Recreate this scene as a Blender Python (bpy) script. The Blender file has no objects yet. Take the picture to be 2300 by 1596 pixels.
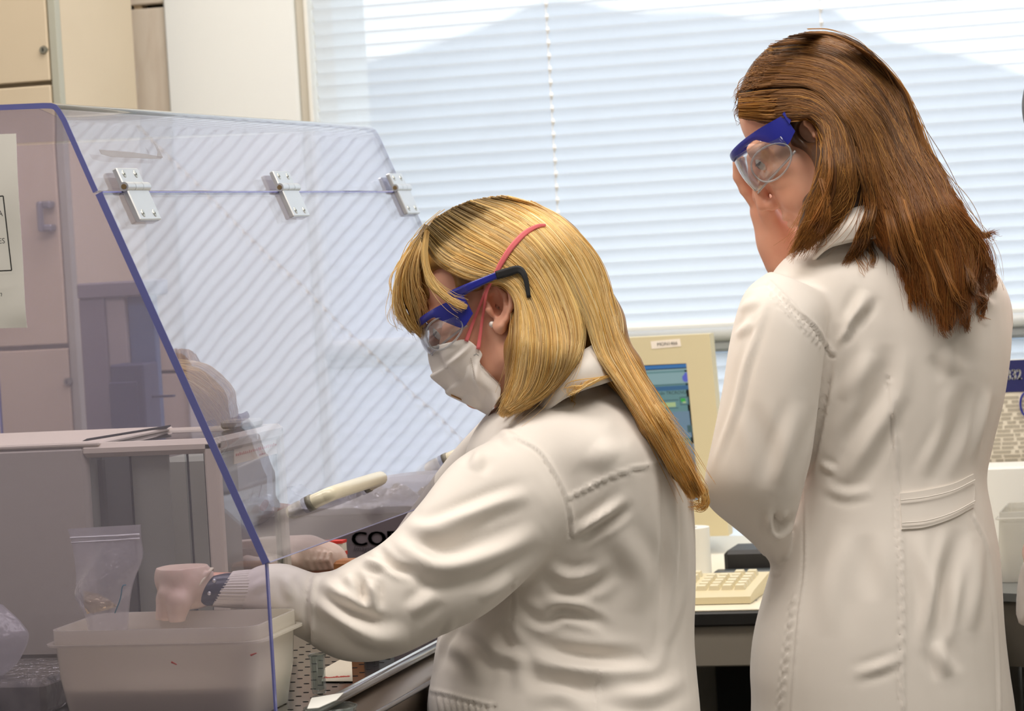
import bpy, bmesh, math, random
import numpy as np
from mathutils import Vector, Matrix
from mathutils.bvhtree import BVHTree
import openvdb as vdb
rng = np.random.default_rng(7)
random.seed(7)
SC = bpy.context.scene
COL = SC.collection
# ------------------------------------------------------------------ camera
# photograph frame 2300 x 1596, focal length 6500 px; the bench runs along +Y, the window wall along X
F, CX, CY = 6500.0, 1150.0, 798.0
_Y = np.array([1750., -368., F]); _Y /= np.linalg.norm(_Y)
_X = np.array([24410., -1152., -F]); _X -= _Y * (_X @ _Y); _X /= np.linalg.norm(_X)
RW = np.stack([_X, _Y, np.cross(_X, _Y)])          # camera axes (right, down, forward) -> world
CAM = np.array([0., 0., 1.46])
def P(px, py, d):
    """world point seen at photo pixel (px, py) at depth d metres along the lens axis"""
    return CAM + RW @ np.array([(px - CX) / F * d, (py - CY) / F * d, d])
def on(px, py, ax, v):
    """world point on the plane coordinate[ax] = v behind photo pixel (px, py)"""
    r = RW @ np.array([(px - CX) / F, (py - CY) / F, 1.0])
    return CAM + r * ((v - CAM[ax]) / r[ax])
def proj(V):
    c = (np.asarray(V) - CAM) @ RW
    return np.stack([c[:, 0] / c[:, 2] * F + CX, c[:, 1] / c[:, 2] * F + CY, c[:, 2]], 1)
RIGHT, DOWN, FWD = RW[:, 0], RW[:, 1], RW[:, 2]
cam = bpy.data.objects.new('camera', bpy.data.cameras.new('camera'))
COL.objects.link(cam)
cam.data.sensor_width = 36.0
cam.data.lens = 36.0 * F / 2300.0
cam.data.clip_start = 0.05; cam.data.clip_end = 4000
cam.matrix_world = Matrix([[RIGHT[i], -DOWN[i], -FWD[i], CAM[i]] for i in range(3)] + [[0, 0, 0, 1]])
cam.data.dof.use_dof = True
cam.data.dof.focus_distance = 3.5
cam.data.dof.aperture_fstop = 11.0
SC.camera = cam
# ------------------------------------------------------------------ light
W = bpy.data.worlds.new('overcast_sky'); SC.world = W; W.use_nodes = True
bg = W.node_tree.nodes['Background']
bg.inputs[0].default_value = (0.945, 0.965, 1.0, 1); bg.inputs[1].default_value = 2.45
def area(name, loc, sx, sy, power, col, rot=(0, 0, 0)):
    l = bpy.data.lights.new(name, 'AREA'); l.shape = 'RECTANGLE'; l.size = sx; l.size_y = sy
    l.energy = power; l.color = col
    o = bpy.data.objects.new(name, l); COL.objects.link(o); o.location = loc; o.rotation_euler = rot
    return o
WARM = (1.0, 0.925, 0.85)
for lx, ly, pw in ((-1.5, 2.7, 20), (-0.1, 2.7, 20), (-1.5, 4.2, 16), (-0.1, 4.2, 16), (-0.7, 0.2, 11)):
    area('ceiling_light', (lx, ly, 2.74), 1.2, 0.6, pw, WARM)
vs = SC.view_settings
vs.view_transform = 'Standard'; vs.look = 'None'; vs.exposure = 0.12; vs.gamma = 1.0; vs.use_curve_mapping = False
SC.cycles.transparent_max_bounces = 40
SC.cycles.max_bounces = 14
SC.cycles.transmission_bounces = 12
SC.cycles.sample_clamp_indirect = 6.0
SC.cycles.caustics_reflective = False; SC.cycles.caustics_refractive = False

# ------------------------------------------------------------------ materials
def srgb(r, g, b):
    f = lambda c: (c / 12.92 if c <= 0.04045 else ((c + 0.055) / 1.055) ** 2.4)
    return (f(r / 255), f(g / 255), f(b / 255), 1.0)
MATS = {}
def mat(name, col=(200, 200, 200), rough=0.5, metal=0.0, bump=None, var=None, spec=0.5, trans=0.0, emit=None, sheen=0.0, coat=0.0, sss=0.0, alpha=None):
    m = bpy.data.materials.new(name); m.use_nodes = True
    nt = m.node_tree; b = nt.nodes['Principled BSDF']
    c = srgb(*col)
    b.inputs['Base Color'].default_value = c
    b.inputs['Roughness'].default_value = rough
    b.inputs['Metallic'].default_value = metal
    b.inputs['Specular IOR Level'].default_value = spec
    if trans: b.inputs['Transmission Weight'].default_value = trans
    if sheen: b.inputs['Sheen Weight'].default_value = sheen
    if coat: b.inputs['Coat Weight'].default_value = coat
    if sss:
        b.inputs['Subsurface Weight'].default_value = sss
        b.inputs['Subsurface Radius'].default_value = (0.012, 0.005, 0.003)
        b.inputs['Subsurface Scale'].default_value = 1.0
    if emit:
        b.inputs['Emission Color'].default_value = srgb(*emit[0]); b.inputs['Emission Strength'].default_value = emit[1]
    tc = nt.nodes.new('ShaderNodeTexCoord')
    if var:                                  # (scale, second colour, contrast low, high[, stretch])
        n = nt.nodes.new('ShaderNodeTexNoise'); n.inputs['Scale'].default_value = var[0]; n.inputs['Detail'].default_value = 5
        mp = nt.nodes.new('ShaderNodeMapping')
        if len(var) > 4: mp.inputs['Scale'].default_value = var[4]
        nt.links.new(tc.outputs['Object'], mp.inputs[0]); nt.links.new(mp.outputs[0], n.inputs['Vector'])
        r = nt.nodes.new('ShaderNodeValToRGB')
        r.color_ramp.elements[0].position = var[2]; r.color_ramp.elements[1].position = var[3]
        r.color_ramp.elements[0].color = c; r.color_ramp.elements[1].color = srgb(*var[1])
        nt.links.new(n.outputs['Fac'], r.inputs[0]); nt.links.new(r.outputs[0], b.inputs['Base Color'])
    if bump:                                 # (scale, strength, distance)
        n = nt.nodes.new('ShaderNodeTexNoise'); n.inputs['Scale'].default_value = bump[0]; n.inputs['Detail'].default_value = 4
        nt.links.new(tc.outputs['Object'], n.inputs['Vector'])
        bp = nt.nodes.new('ShaderNodeBump'); bp.inputs['Strength'].default_value = bump[1]; bp.inputs['Distance'].default_value = bump[2]
        nt.links.new(n.outputs['Fac'], bp.inputs['Height']); nt.links.new(bp.outputs[0], b.inputs['Normal'])
    MATS[name] = m
    return m
def sheet_mat(name, tint, rough=0.0, wav=None, haze=None, ior=1.49, strength=1.0):
    """clear plastic or glass sheet: tinted see-through, mirror by Fresnel, a little milky haze"""
    m = bpy.data.materials.new(name); m.use_nodes = True
    nt = m.node_tree; N = nt.nodes; L = nt.links
    N.clear()
    out = N.new('ShaderNodeOutputMaterial')
    geo = N.new('ShaderNodeNewGeometry')
    mx = N.new('ShaderNodeMix'); mx.data_type = 'FLOAT'
    mx.inputs[2].default_value = ior; mx.inputs[3].default_value = 1 / ior
    L.new(geo.outputs['Backfacing'], mx.inputs[0])
    fr = N.new('ShaderNodeFresnel'); L.new(mx.outputs[0], fr.inputs['IOR'])
    tr = N.new('ShaderNodeBsdfTransparent'); tr.inputs[0].default_value = srgb(*tint)
    gl = N.new('ShaderNodeBsdfGlossy'); gl.inputs['Roughness'].default_value = rough
    if wav:
        tc = N.new('ShaderNodeTexCoord'); n = N.new('ShaderNodeTexNoise'); n.inputs['Scale'].default_value = wav[0]; n.inputs['Detail'].default_value = wav[3] if len(wav) > 3 else 1
        L.new(tc.outputs['Object'], n.inputs['Vector'])
        bp = N.new('ShaderNodeBump'); bp.inputs['Strength'].default_value = wav[1]; bp.inputs['Distance'].default_value = wav[2]
        L.new(n.outputs['Fac'], bp.inputs['Height']); L.new(bp.outputs[0], gl.inputs['Normal'])
    base = tr.outputs[0]
    if haze:                                  # (colour, amount)
        df = N.new('ShaderNodeBsdfDiffuse'); df.inputs[0].default_value = srgb(*haze[0])
        tl = N.new('ShaderNodeBsdfTranslucent'); tl.inputs[0].default_value = srgb(*haze[0])
        h0 = N.new('ShaderNodeMixShader'); h0.inputs[0].default_value = 0.5
        L.new(df.outputs[0], h0.inputs[1]); L.new(tl.outputs[0], h0.inputs[2])
        h = N.new('ShaderNodeMixShader'); h.inputs[0].default_value = haze[1]
        L.new(base, h.inputs[1]); L.new(h0.outputs[0], h.inputs[2]); base = h.outputs[0]
    mu = N.new('ShaderNodeMath'); mu.operation = 'MULTIPLY'; mu.inputs[1].default_value = strength; mu.use_clamp = True
    L.new(fr.outputs[0], mu.inputs[0])
    ms = N.new('ShaderNodeMixShader'); L.new(mu.outputs[0], ms.inputs[0]); L.new(base, ms.inputs[1]); L.new(gl.outputs[0], ms.inputs[2])
    L.new(ms.outputs[0], out.inputs[0])
    MATS[name] = m
    return m

# ------------------------------------------------------------------ geometry
class G:
    """collects vertices and faces (with a material slot per face)"""
    def __init__(s): s.v = []; s.f = []; s.m = []
    def add(s, V, Fc, mi=0):
        o = len(s.v); s.v.extend([tuple(map(float, p)) for p in V]); s.f.extend([tuple(i + o for i in f) for f in Fc]); s.m.extend([mi] * len(Fc)); return s
    def box(s, lo, hi, bev=0.0, mi=0, rot=None):
        lo = np.minimum(lo, hi).astype(float) if False else np.array(lo, float); hi = np.array(hi, float)
        lo, hi = np.minimum(lo, hi), np.maximum(lo, hi)
        c = (lo + hi) / 2; h = (hi - lo) / 2
        b = min(bev, 0.98 * h.min())
        if b <= 0:
            V = [(x, y, z) for z in (-1, 1) for y in (-1, 1) for x in (-1, 1)]
            V = np.array(V) * h
            Fc = [(0, 2, 3, 1), (4, 5, 7, 6), (0, 1, 5, 4), (2, 6, 7, 3), (0, 4, 6, 2), (1, 3, 7, 5)]
        else:
            V = []; idx = {}
            for sx in (-1, 1):
                for sy in (-1, 1):
                    for sz in (-1, 1):
                        S = np.array([sx, sy, sz])
                        for a in range(3):
                            p = S * (h - b); p[a] = S[a] * h[a]
                            idx[(sx, sy, sz, a)] = len(V); V.append(p)
            V = np.array(V); Fc = []
            def quad(q):
                p = V[list(q)]; n = np.cross(p[1] - p[0], p[2] - p[0])
                if n @ p.mean(0) < 0: q = q[::-1]
                Fc.append(tuple(q))
            for a in range(3):
                o1, o2 = [i for i in range(3) if i != a]
                for sg in (-1, 1):
                    q = []
                    for u, w in ((-1, -1), (1, -1), (1, 1), (-1, 1)):
                        S = [0, 0, 0]; S[a] = sg; S[o1] = u; S[o2] = w
                        q.append(idx[(*S, a)])
                    quad(q)
            for a in range(3):
                o1, o2 = [i for i in range(3) if i != a]
                for u in (-1, 1):
                    for w in (-1, 1):
                        S0 = [0, 0, 0]; S0[a] = -1; S0[o1] = u; S0[o2] = w
                        S1 = list(S0); S1[a] = 1
                        quad([idx[(*S0, o1)], idx[(*S0, o2)], idx[(*S1, o2)], idx[(*S1, o1)]])
            for sx in (-1, 1):
                for sy in (-1, 1):
                    for sz in (-1, 1):
                        quad([idx[(sx, sy, sz, 0)], idx[(sx, sy, sz, 1)], idx[(sx, sy, sz, 2)]])
        if rot is not None: V = V @ np.array(rot).T
        return s.add(V + c, Fc, mi)
    def prism(s, poly, off, mi=0, mi_side=None):
        """polygon (3-D points, in order) pushed along the vector off; sides can take another material slot"""
        A = np.array(poly, float); B = A + np.array(off, float); n = len(A)
        nrm = sum(np.cross(A[i] - A[0], A[(i + 1) % n] - A[0]) for i in range(n))
        o = len(s.v); s.v.extend(map(tuple, A)); s.v.extend(map(tuple, B))
        flip = nrm @ np.array(off) > 0
        fa = tuple(range(n)); fb = tuple(range(n, 2 * n))
        if flip: fa = fa[::-1]
        else: fb = fb[::-1]
        fs = [fa, fb]
        sd = []
        for i in range(n):
            j = (i + 1) % n
            q = (i, j, j + n, i + n)
            sd.append(q if flip else q[::-1])
        s.f.extend([tuple(i + o for i in f) for f in fs + sd]); s.m.extend([mi] * 2 + [mi if mi_side is None else mi_side] * n)
        return s
    def tube(s, path, r, n=10, mi=0, cap=True, up=(0, 0, 1), flat=1.0):
        path = np.array(path, float); k = len(path)
        r = np.broadcast_to(np.array(r, float), (k,))
        T = np.gradient(path, axis=0); T /= np.linalg.norm(T, axis=1)[:, None] + 1e-12
        u = np.array(up, float); rings = []
        for i in range(k):
            a = u - T[i] * (u @ T[i])
            if np.linalg.norm(a) < 1e-4: a = np.array([1., 0, 0]) - T[i] * T[i][0]
            a /= np.linalg.norm(a); u = a; b = np.cross(T[i], a)
            th = np.arange(n) * 2 * np.pi / n
            rings.append(path[i] + r[i] * (np.cos(th)[:, None] * a + flat * np.sin(th)[:, None] * b))
        return s.loft(rings, mi, cap)
    def loft(s, rings, mi=0, cap=True):
        o = len(s.v); n = len(rings[0]); k = len(rings)
        for r in rings: s.v.extend([tuple(map(float, p)) for p in r])
        fs = []
        for i in range(k - 1):
            for j in range(n):
                a = o + i * n + j; b = o + i * n + (j + 1) % n
                fs.append((a, b, b + n, a + n))
        if cap:
            fs.append(tuple(o + j for j in range(n))[::-1]); fs.append(tuple(o + (k - 1) * n + j for j in range(n)))
        s.f.extend(fs); s.m.extend([mi] * len(fs)); return s
    def lathe(s, prof, c, n=24, mi=0, axis=(0, 0, 1), close=False):
        """profile of (radius, height) turned about an axis through c"""
        ax = np.array(axis, float); ax /= np.linalg.norm(ax)
        a = np.cross(ax, (1, 0, 0)); a = np.cross(ax, (0, 1, 0)) if np.linalg.norm(a) < .1 else a; a /= np.linalg.norm(a); b = np.cross(ax, a)
        th = np.arange(n) * 2 * np.pi / n
        rings = [np.array(c) + ax * z + max(r, 1e-5) * (np.cos(th)[:, None] * a + np.sin(th)[:, None] * b) for r, z in prof]
        return s.loft(rings, mi, close)
    def grid(s, A, mi=0, flip=False):
        A = np.asarray(A, float); r, c = A.shape[:2]; o = len(s.v)
        s.v.extend(map(tuple, A.reshape(-1, 3)))
        for i in range(r - 1):
            for j in range(c - 1):
                q = (o + i * c + j, o + i * c + j + 1, o + (i + 1) * c + j + 1, o + (i + 1) * c + j)
                s.f.append(q[::-1] if flip else q); s.m.append(mi)
        return s
    def slab(s, A, th, mi=0):
        """a surface grid given thickness th along its own normal, closed all round"""
        A = np.asarray(A, float)
        du = np.gradient(A, axis=0); dv = np.gradient(A, axis=1)
        n = np.cross(du, dv); n /= np.linalg.norm(n, axis=2)[..., None] + 1e-12
        B = A + n * th; r, c = A.shape[:2]
        o = len(s.v); s.v.extend(map(tuple, A.reshape(-1, 3))); s.v.extend(map(tuple, B.reshape(-1, 3))); k = r * c
        fs = []
        for i in range(r - 1):
            for j in range(c - 1):
                q = (o + i * c + j, o + i * c + j + 1, o + (i + 1) * c + j + 1, o + (i + 1) * c + j)
                fs.append(q); fs.append(tuple(x + k for x in q[::-1]))
        for i in range(r - 1):
            for j in (0, c - 1):
                q = (o + i * c + j, o + (i + 1) * c + j, o + (i + 1) * c + j + k, o + i * c + j + k); fs.append(q if j == 0 else q[::-1])
        for j in range(c - 1):
            for i in (0, r - 1):
                q = (o + i * c + j, o + i * c + j + 1, o + i * c + j + 1 + k, o + i * c + j + k); fs.append(q[::-1] if i == 0 else q)
        s.f.extend(fs); s.m.extend([mi] * len(fs)); return s
def catmull(pts, n):
    """smooth curve through the rows of pts, n samples"""
    p = np.array(pts, float); k = len(p)
    if k == 2:
        t = np.linspace(0, 1, n).reshape((-1,) + (1,) * (p.ndim - 1)); return p[0] * (1 - t) + p[1] * t
    q = np.concatenate([(2 * p[0] - p[1])[None], p, (2 * p[-1] - p[-2])[None]])
    x = np.linspace(0, k - 1, n); i = np.minimum(x.astype(int), k - 2); t = (x - i).reshape((-1,) + (1,) * (p.ndim - 1))
    a, b, c, d = q[i], q[i + 1], q[i + 2], q[i + 3]
    return 0.5 * (2 * b + (c - a) * t + (2 * a - 5 * b + 4 * c - d) * t ** 2 + (3 * b - a - 3 * c + d) * t ** 3)
def sheet(rows, nu, nv):
    """surface through a net of control points (rows x columns x 3)"""
    A = catmull(np.array(rows, float), nu)
    return np.swapaxes(catmull(np.swapaxes(A, 0, 1), nv), 0, 1)

ORIG = {}
def _mesh(name, g, mats, smooth, org):
    me = bpy.data.meshes.new(name)
    V = np.asarray(g.v, float) - org
    me.from_pydata(V.tolist(), [], g.f)
    for m in (mats if isinstance(mats, (list, tuple)) else [mats]): me.materials.append(m)
    if len(me.materials) > 1: me.polygons.foreach_set('material_index', g.m)
    if smooth: me.polygons.foreach_set('use_smooth', [True] * len(me.polygons))
    me.update()
    return me
def auto_smooth(o, ang=35):
    me = o.data
    me.polygons.foreach_set('use_smooth', [True] * len(me.polygons))
    try: me.set_sharp_from_angle(angle=math.radians(ang))
    except Exception: pass
def thing(name, label, cat, loc, group=None):
    o = bpy.data.objects.new(name, None); COL.objects.link(o)
    o.location = loc; o.empty_display_size = 0.05
    o['label'] = label; o['category'] = cat
    if group: o['group'] = group
    ORIG[o] = np.array(loc, float)
    return o
def part(name, g, mats, parent=None, smooth=False, label=None, kind=None, ang=None):
    org = ORIG.get(parent, np.zeros(3))
    me = _mesh(name, g, mats, smooth, org)
    o = bpy.data.objects.new(name, me); COL.objects.link(o)
    if parent is not None: o.parent = parent
    ORIG[o] = org
    if label: o['label'] = label
    if kind: o['kind'] = kind
    if ang or (not smooth and ang is None): auto_smooth(o, ang or 35)
    return o
def single(name, g, mats, label, cat, smooth=False, group=None, kind=None):
    o = part(name, g, mats, None, smooth); o['label'] = label; o['category'] = cat
    if group: o['group'] = group
    if kind: o['kind'] = kind
    return o
def struct(name, g, mats, parent=None, smooth=False, label=None, cat=None):
    o = part(name, g, mats, parent, smooth)
    if parent is None: o['kind'] = 'structure'
    if label: o['label'] = label
    if cat: o['category'] = cat
    return o
def copy_tree(o, loc, label=None, parent=None):
    """a thing or part with its children, moved to loc"""
    c = o.copy(); COL.objects.link(c)
    if parent is not None: c.parent = parent
    c.location = loc
    if label: c['label'] = label
    for ch in [x for x in bpy.data.objects if x.parent == o]:
        d = copy_tree(ch, ch.location, None, c)
    return c
def text_geo(body, size, org, xdir, ydir, extr=0.0004, align='LEFT', shear=0.0, xs=1.0):
    """flat lettering as mesh geometry; org = left end of the base line"""
    cu = bpy.data.curves.new('lettering', 'FONT'); cu.body = body; cu.size = 1.0; cu.align_x = align; cu.shear = shear
    cu.resolution_u = 3
    ob = bpy.data.objects.new('lettering', cu); COL.objects.link(ob)
    me = bpy.data.meshes.new_from_object(ob.evaluated_get(bpy.context.evaluated_depsgraph_get()))
    V = np.array([v.co[:] for v in me.vertices]) if len(me.vertices) else np.zeros((0, 3))
    fs = [tuple(p.vertices) for p in me.polygons]
    bpy.data.objects.remove(ob); bpy.data.curves.remove(cu); bpy.data.meshes.remove(me)
    xd = np.array(xdir, float); xd /= np.linalg.norm(xd); yd = np.array(ydir, float); yd /= np.linalg.norm(yd); nd = np.cross(xd, yd)
    W3 = np.array(org) + size * (V[:, :1] * xd * xs + V[:, 1:2] * yd) + nd * extr
    return W3, fs
X3, Y3, Z3 = np.eye(3)
# ------------------------------------------------------------------ the room
m_wall = mat('wall_paint', (226, 224, 216), 0.8, bump=(60, 0.06, 0.002))
m_ceil = mat('ceiling_paint', (235, 233, 226), 0.85)
m_floor = mat('floor_vinyl', (150, 146, 138), 0.45, var=(14, (138, 134, 128), 0.4, 0.6))
m_cream = mat('cream_laminate', (229, 214, 186), 0.5)
m_beige = mat('beige_laminate', (214, 198, 172), 0.5, var=(3, (208, 192, 166), 0.4, 0.7))
m_edge = mat('grey_edge_band', (178, 178, 164), 0.5)
m_gap = mat('dark_joint', (58, 50, 40), 0.8)
m_trim = mat('window_trim_beige', (206, 200, 186), 0.5)
m_white = mat('white_paint', (238, 238, 232), 0.5)
m_rail = mat('grey_aluminium_frame', (150, 155, 158), 0.42, 0.1)
YB = 5.10                                              # plane of the blinds
struct('floor', G().box((-2.7, -2.6, -0.08), (2.4, 5.5, 0)), m_floor)
struct('ceiling', G().box((-2.7, -2.6, 2.8), (2.4, 5.5, 2.88)), m_ceil)
struct('wall_left', G().box((-2.78, -2.6, 0), (-2.7, 5.5, 2.8)), m_wall)
struct('wall_right', G().box((2.4, -2.6, 0), (2.48, 5.5, 2.8)), m_wall)
struct('wall_near', G().box((-2.78, -2.68, 0), (2.48, -2.6, 2.8)), m_wall)
# window wall: parapet below, lintel above, pier on the left
struct('wall_window', G().box((-1.80, 5.24, 0), (2.4, 5.5, 0.70)).box((-1.80, 5.24, 2.5), (2.4, 5.5, 2.8)), m_wall)
x_pier0, x_pier1 = on(372, 120, 1, 5.07)[0], on(664, 120, 1, 5.07)[0]
struct('wall_pier', G().box((x_pier0, 5.07, 0), (x_pier1, 5.5, 2.8), 0.004), mat('pier_paint', (240, 244, 244), 0.7, bump=(80, 0.05, 0.001)))
# marble cladding left of the pier, its slabs with an open joint
m_marble = mat('veined_marble', (222, 208, 190), 0.35)
nt = m_marble.node_tree; b_ = nt.nodes['Principled BSDF']
tc = nt.nodes.new('ShaderNodeTexCoord'); mp = nt.nodes.new('ShaderNodeMapping'); mp.inputs['Rotation'].default_value = (0, 0.5, 0); mp.inputs['Scale'].default_value = (7, 1, 1.8)
nz = nt.nodes.new('ShaderNodeTexNoise'); nz.inputs['Scale'].default_value = 3.0; nz.inputs['Detail'].default_value = 7; nz.inputs['Distortion'].default_value = 0.8
rp = nt.nodes.new('ShaderNodeValToRGB')
for e_, (ps, cl) in zip((rp.color_ramp.elements[0], rp.color_ramp.elements[1], rp.color_ramp.elements.new(0.56)), ((0.42, (240, 229, 214)), (0.72, (186, 168, 152)), (0.58, (230, 217, 201)))):
    e_.position = ps; e_.color = srgb(*cl)
nt.links.new(tc.outputs['Object'], mp.inputs[0]); nt.links.new(mp.outputs[0], nz.inputs['Vector']); nt.links.new(nz.outputs['Fac'], rp.inputs[0]); nt.links.new(rp.outputs[0], b_.inputs['Base Color'])
back = struct('wall_back', G().box((-2.70, 5.13, 0), (x_pier0, 5.5, 2.8)), m_gap)
xm0, xm1 = on(236, 120, 1, 5.09)[0], x_pier0 - 0.001
zj = on(295, 17, 1, 5.09)[2]
for z0, z1 in ((0.0, 0.62), (0.626, 1.24), (1.246, zj - 0.004), (zj + 0.004, 2.55), (2.556, 2.8)):
    part('marble_slab', G().box((xm0, 5.09, z0), (xm1, 5.13, z1), 0.002), m_marble, back)
part('joint_strip', G().box((xm0 + 0.06, 5.10, zj - 0.004), (xm0 + 0.075, 5.13, zj + 0.004)), m_beige, back)
# beige jamb between pier and blinds
xt0, xt1 = x_pier1, on(697, 120, 1, 5.08)[0]
jt = struct('trim_1', G().box((xt0, 5.08, 0.7), (xt1 - 0.006, 5.24, 2.5), 0.003), m_trim)
part('cover_strip', G().box((xt1 - 0.006, 5.07, 0.7), (xt1 + 0.002, 5.10, 2.5), 0.002), m_white, jt)
# cream filler panel and grey edge strip between cabinet and marble
xc0, xc1, xg1 = on(118, 120, 1, 4.95)[0], on(211, 120, 1, 4.95)[0], on(229, 120, 1, 4.95)[0]
fp = thing('filler_panel', 'tall cream board standing between the beige cabinet and the marble slabs', 'panel', (xc0, 4.95, 0))
part('board', G().box((xc0 - 0.15, 4.95, 0), (xc1, 4.97, 2.6), 0.001), m_cream, fp)
part('edge_strip', G().box((xc1, 4.945, 0), (xg1, 4.975, 2.6), 0.001), m_edge, fp)
# tall beige cabinet
yc = 4.6
xr0, xr1 = on(110, 90, 1, yc)[0], on(131, 130, 1, yc)[0]
zc1 = on(60, 190, 1, yc)[2]; zc2 = on(60, 781, 1, yc)[2]
cb = thing('tall_cabinet', 'tall beige cabinet with stacked doors and a grey edge band', 'cabinet', (xr1 - 0.3, yc, 0))
part('body', G().box((-2.69, yc + 0.02, 0), (xr1, 4.94, 2.6)), m_beige, cb)
part('edge_band', G().box((xr0 + 0.001, yc - 0.001, 0), (xr1, yc + 0.02, 2.6), 0.001), m_edge, cb)
m_brass = mat('lock_metal', (150, 148, 138), 0.3, 0.9)
m_hnd = mat('satin_handle', (150, 152, 160), 0.35, 0.8)
m_dark = mat('dark_plastic', (30, 29, 30), 0.5)
for z0, z1, lock, hnd in ((zc1, 2.6, (98, 112), None), (zc2, zc1, None, ((100, 452), (104, 520))), (0.1, zc2, (152, 857), None)):
    dr = part('door', G().box((-2.66, yc - 0.006, z0 + 0.004), (xr0 - 0.001, yc + 0.018, z1 - 0.004), 0.0015), m_beige, cb)
    if lock:
        c = on(*lock, 1, yc - 0.006)
        part('lock', G().lathe([(0, -0.004), (0.006, -0.004), (0.0075, 0.0), (0.0075, 0.006)], c, 16, axis=(0, 1, 0)).box(c + (-0.001, -0.0055, -0.003), c + (0.001, -0.0035, 0.003), mi=1), [m_brass, m_dark], dr)
    if hnd:
        a, b = on(*hnd[0], 1, yc - 0.006), on(*hnd[1], 1, yc - 0.006)
        part('handle', G().box((a[0] - 0.004, yc - 0.036, b[2]), (a[0] + 0.006, yc - 0.024, a[2]), 0.003).box((a[0] - 0.004, yc - 0.03, a[2] - 0.012), (a[0] + 0.02, yc - 0.006, a[2]), 0.003).box((a[0] - 0.004, yc - 0.03, b[2]), (a[0] + 0.02, yc - 0.006, b[2] + 0.012), 0.003), m_hnd, dr)
part('plinth', G().box((-2.66, yc + 0.03, 0), (xr0, yc + 0.06, 0.1)), m_dark, cb)

# ------------------------------------------------------------------ window, blinds, hill outside
m_glass = sheet_mat('window_glass', (246, 250, 252))
w1 = struct('window_1', G().box((xt1 - 0.12, 5.26, 0.70), (2.4, 5.32, 0.76), 0.004).box((xt1 - 0.12, 5.26, 2.44), (2.4, 5.32, 2.5), 0.004).box((xt1 - 0.12, 5.26, 0.76), (xt1 - 0.07, 5.32, 2.44), 0.004).box((0.5, 5.26, 0.76), (0.58, 5.32, 2.44), 0.004), m_rail)
part('pane', G().box((xt1 - 0.07, 5.285, 0.76), (0.5, 5.291, 2.44)), m_glass, w1)
part('pane', G().box((0.58, 5.285, 0.76), (2.4, 5.291, 2.44)), m_glass, w1)
m_slat = bpy.data.materials.new('perforated_slat'); m_slat.use_nodes = True
nt = m_slat.node_tree; nt.nodes.clear(); N = nt.nodes; L = nt.links
out = N.new('ShaderNodeOutputMaterial'); df = N.new('ShaderNodeBsdfDiffuse'); tl = N.new('ShaderNodeBsdfTranslucent'); tp = N.new('ShaderNodeBsdfTransparent')
df.inputs[0].default_value = srgb(244, 246, 247); tl.inputs[0].default_value = srgb(238, 238, 240)
a1 = N.new('ShaderNodeMixShader'); a1.inputs[0].default_value = 0.66; L.new(df.outputs[0], a1.inputs[1]); L.new(tl.outputs[0], a1.inputs[2])
a2 = N.new('ShaderNodeMixShader'); a2.inputs[0].default_value = 0.20; L.new(a1.outputs[0], a2.inputs[1]); L.new(tp.outputs[0], a2.inputs[2])
L.new(a2.outputs[0], out.inputs[0])
m_cord = mat('white_cord', (245, 246, 246), 0.7)
xb0, xb1 = xt1 + 0.004, 0.9
def blind(name, label, z0, z1, cords):
    t = thing(name, label, 'blind', (xb0, YB, z0))
    pitch = 0.0236; n = int((z1 - z0 - 0.03) / pitch)
    th = np.linspace(-1, 1, 6)
    tilt = math.radians(55.5)
    prof = [(-0.0158 * s * math.cos(tilt) - 0.0016 * (1 - s * s) * math.sin(tilt), 0.0158 * s * math.sin(tilt) - 0.0016 * (1 - s * s) * math.cos(tilt)) for s in th]
    first = None
    for i in range(n):
        z = z0 + 0.018 + pitch * i
        if first is None:
            A = np.array([[(x, YB + a, z + b) for a, b in prof] for x in (xb0, xb1)])
            first = part('slat', G().grid(A), m_slat, t, smooth=True)
        else:
            c = first.copy(); COL.objects.link(c); c.location = (0, 0, pitch * i)
    if z1 > 1.5:
        part('head_rail', G().box((xb0, YB - 0.02, z1 - 0.03), (xb1, YB + 0.02, z1), 0.003), m_white, t)
    part('bottom_rail', G().box((xb0, YB - 0.012, z0 - 0.004), (xb1, YB + 0.012, z0 + 0.008), 0.003), m_white, t)
    for xc in cords:
        part('ladder_cord', G().tube([(xc, YB - 0.013, z1 - 0.02), (xc, YB - 0.013, z0)], 0.0011, 6), m_cord, t)
        g = G()
        for i in range(n):                            # the lift cord shows between the slats
            z = z0 + 0.018 + pitch * i + 0.012
            g.tube([(xc + 0.0015, YB - 0.0135, z - 0.0065), (xc + 0.002, YB - 0.0155, z), (xc + 0.0015, YB - 0.0135, z + 0.0065)], [0.0018, 0.0042, 0.0018], 6)
        part('lift_cord', g, m_cord, t, kind='stuff')
    return t
z_rail = on(1500, 738, 1, YB)[2]
cords = [on(1243, 250, 1, YB)[0], on(1846, 60, 1, YB)[0], -0.28, 0.2]
blind('venetian_blind', 'wide white venetian blind with closed slats filling the window above the grey rail', z_rail, 2.46, cords)
blind('venetian_blind', 'lower white venetian blind below the grey rail behind the monitor', 0.80, z_rail - 0.012, cords)
tr2 = struct('trim_2', G().box((xb0, 5.055, z_rail - 0.044), (2.4, 5.12, z_rail - 0.022), 0.006), m_rail)
part('rail_tube', G().tube([(xb0, 5.06, z_rail - 0.013), (2.4, 5.06, z_rail - 0.013)], 0.0125, 16), mat('light_aluminium', (206, 210, 212), 0.4, 0.1), tr2, smooth=True)
struct('trim_3', G().box((xb0, 5.0, 0.68), (2.4, 5.26, 0.70), 0.003), m_white)
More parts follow.
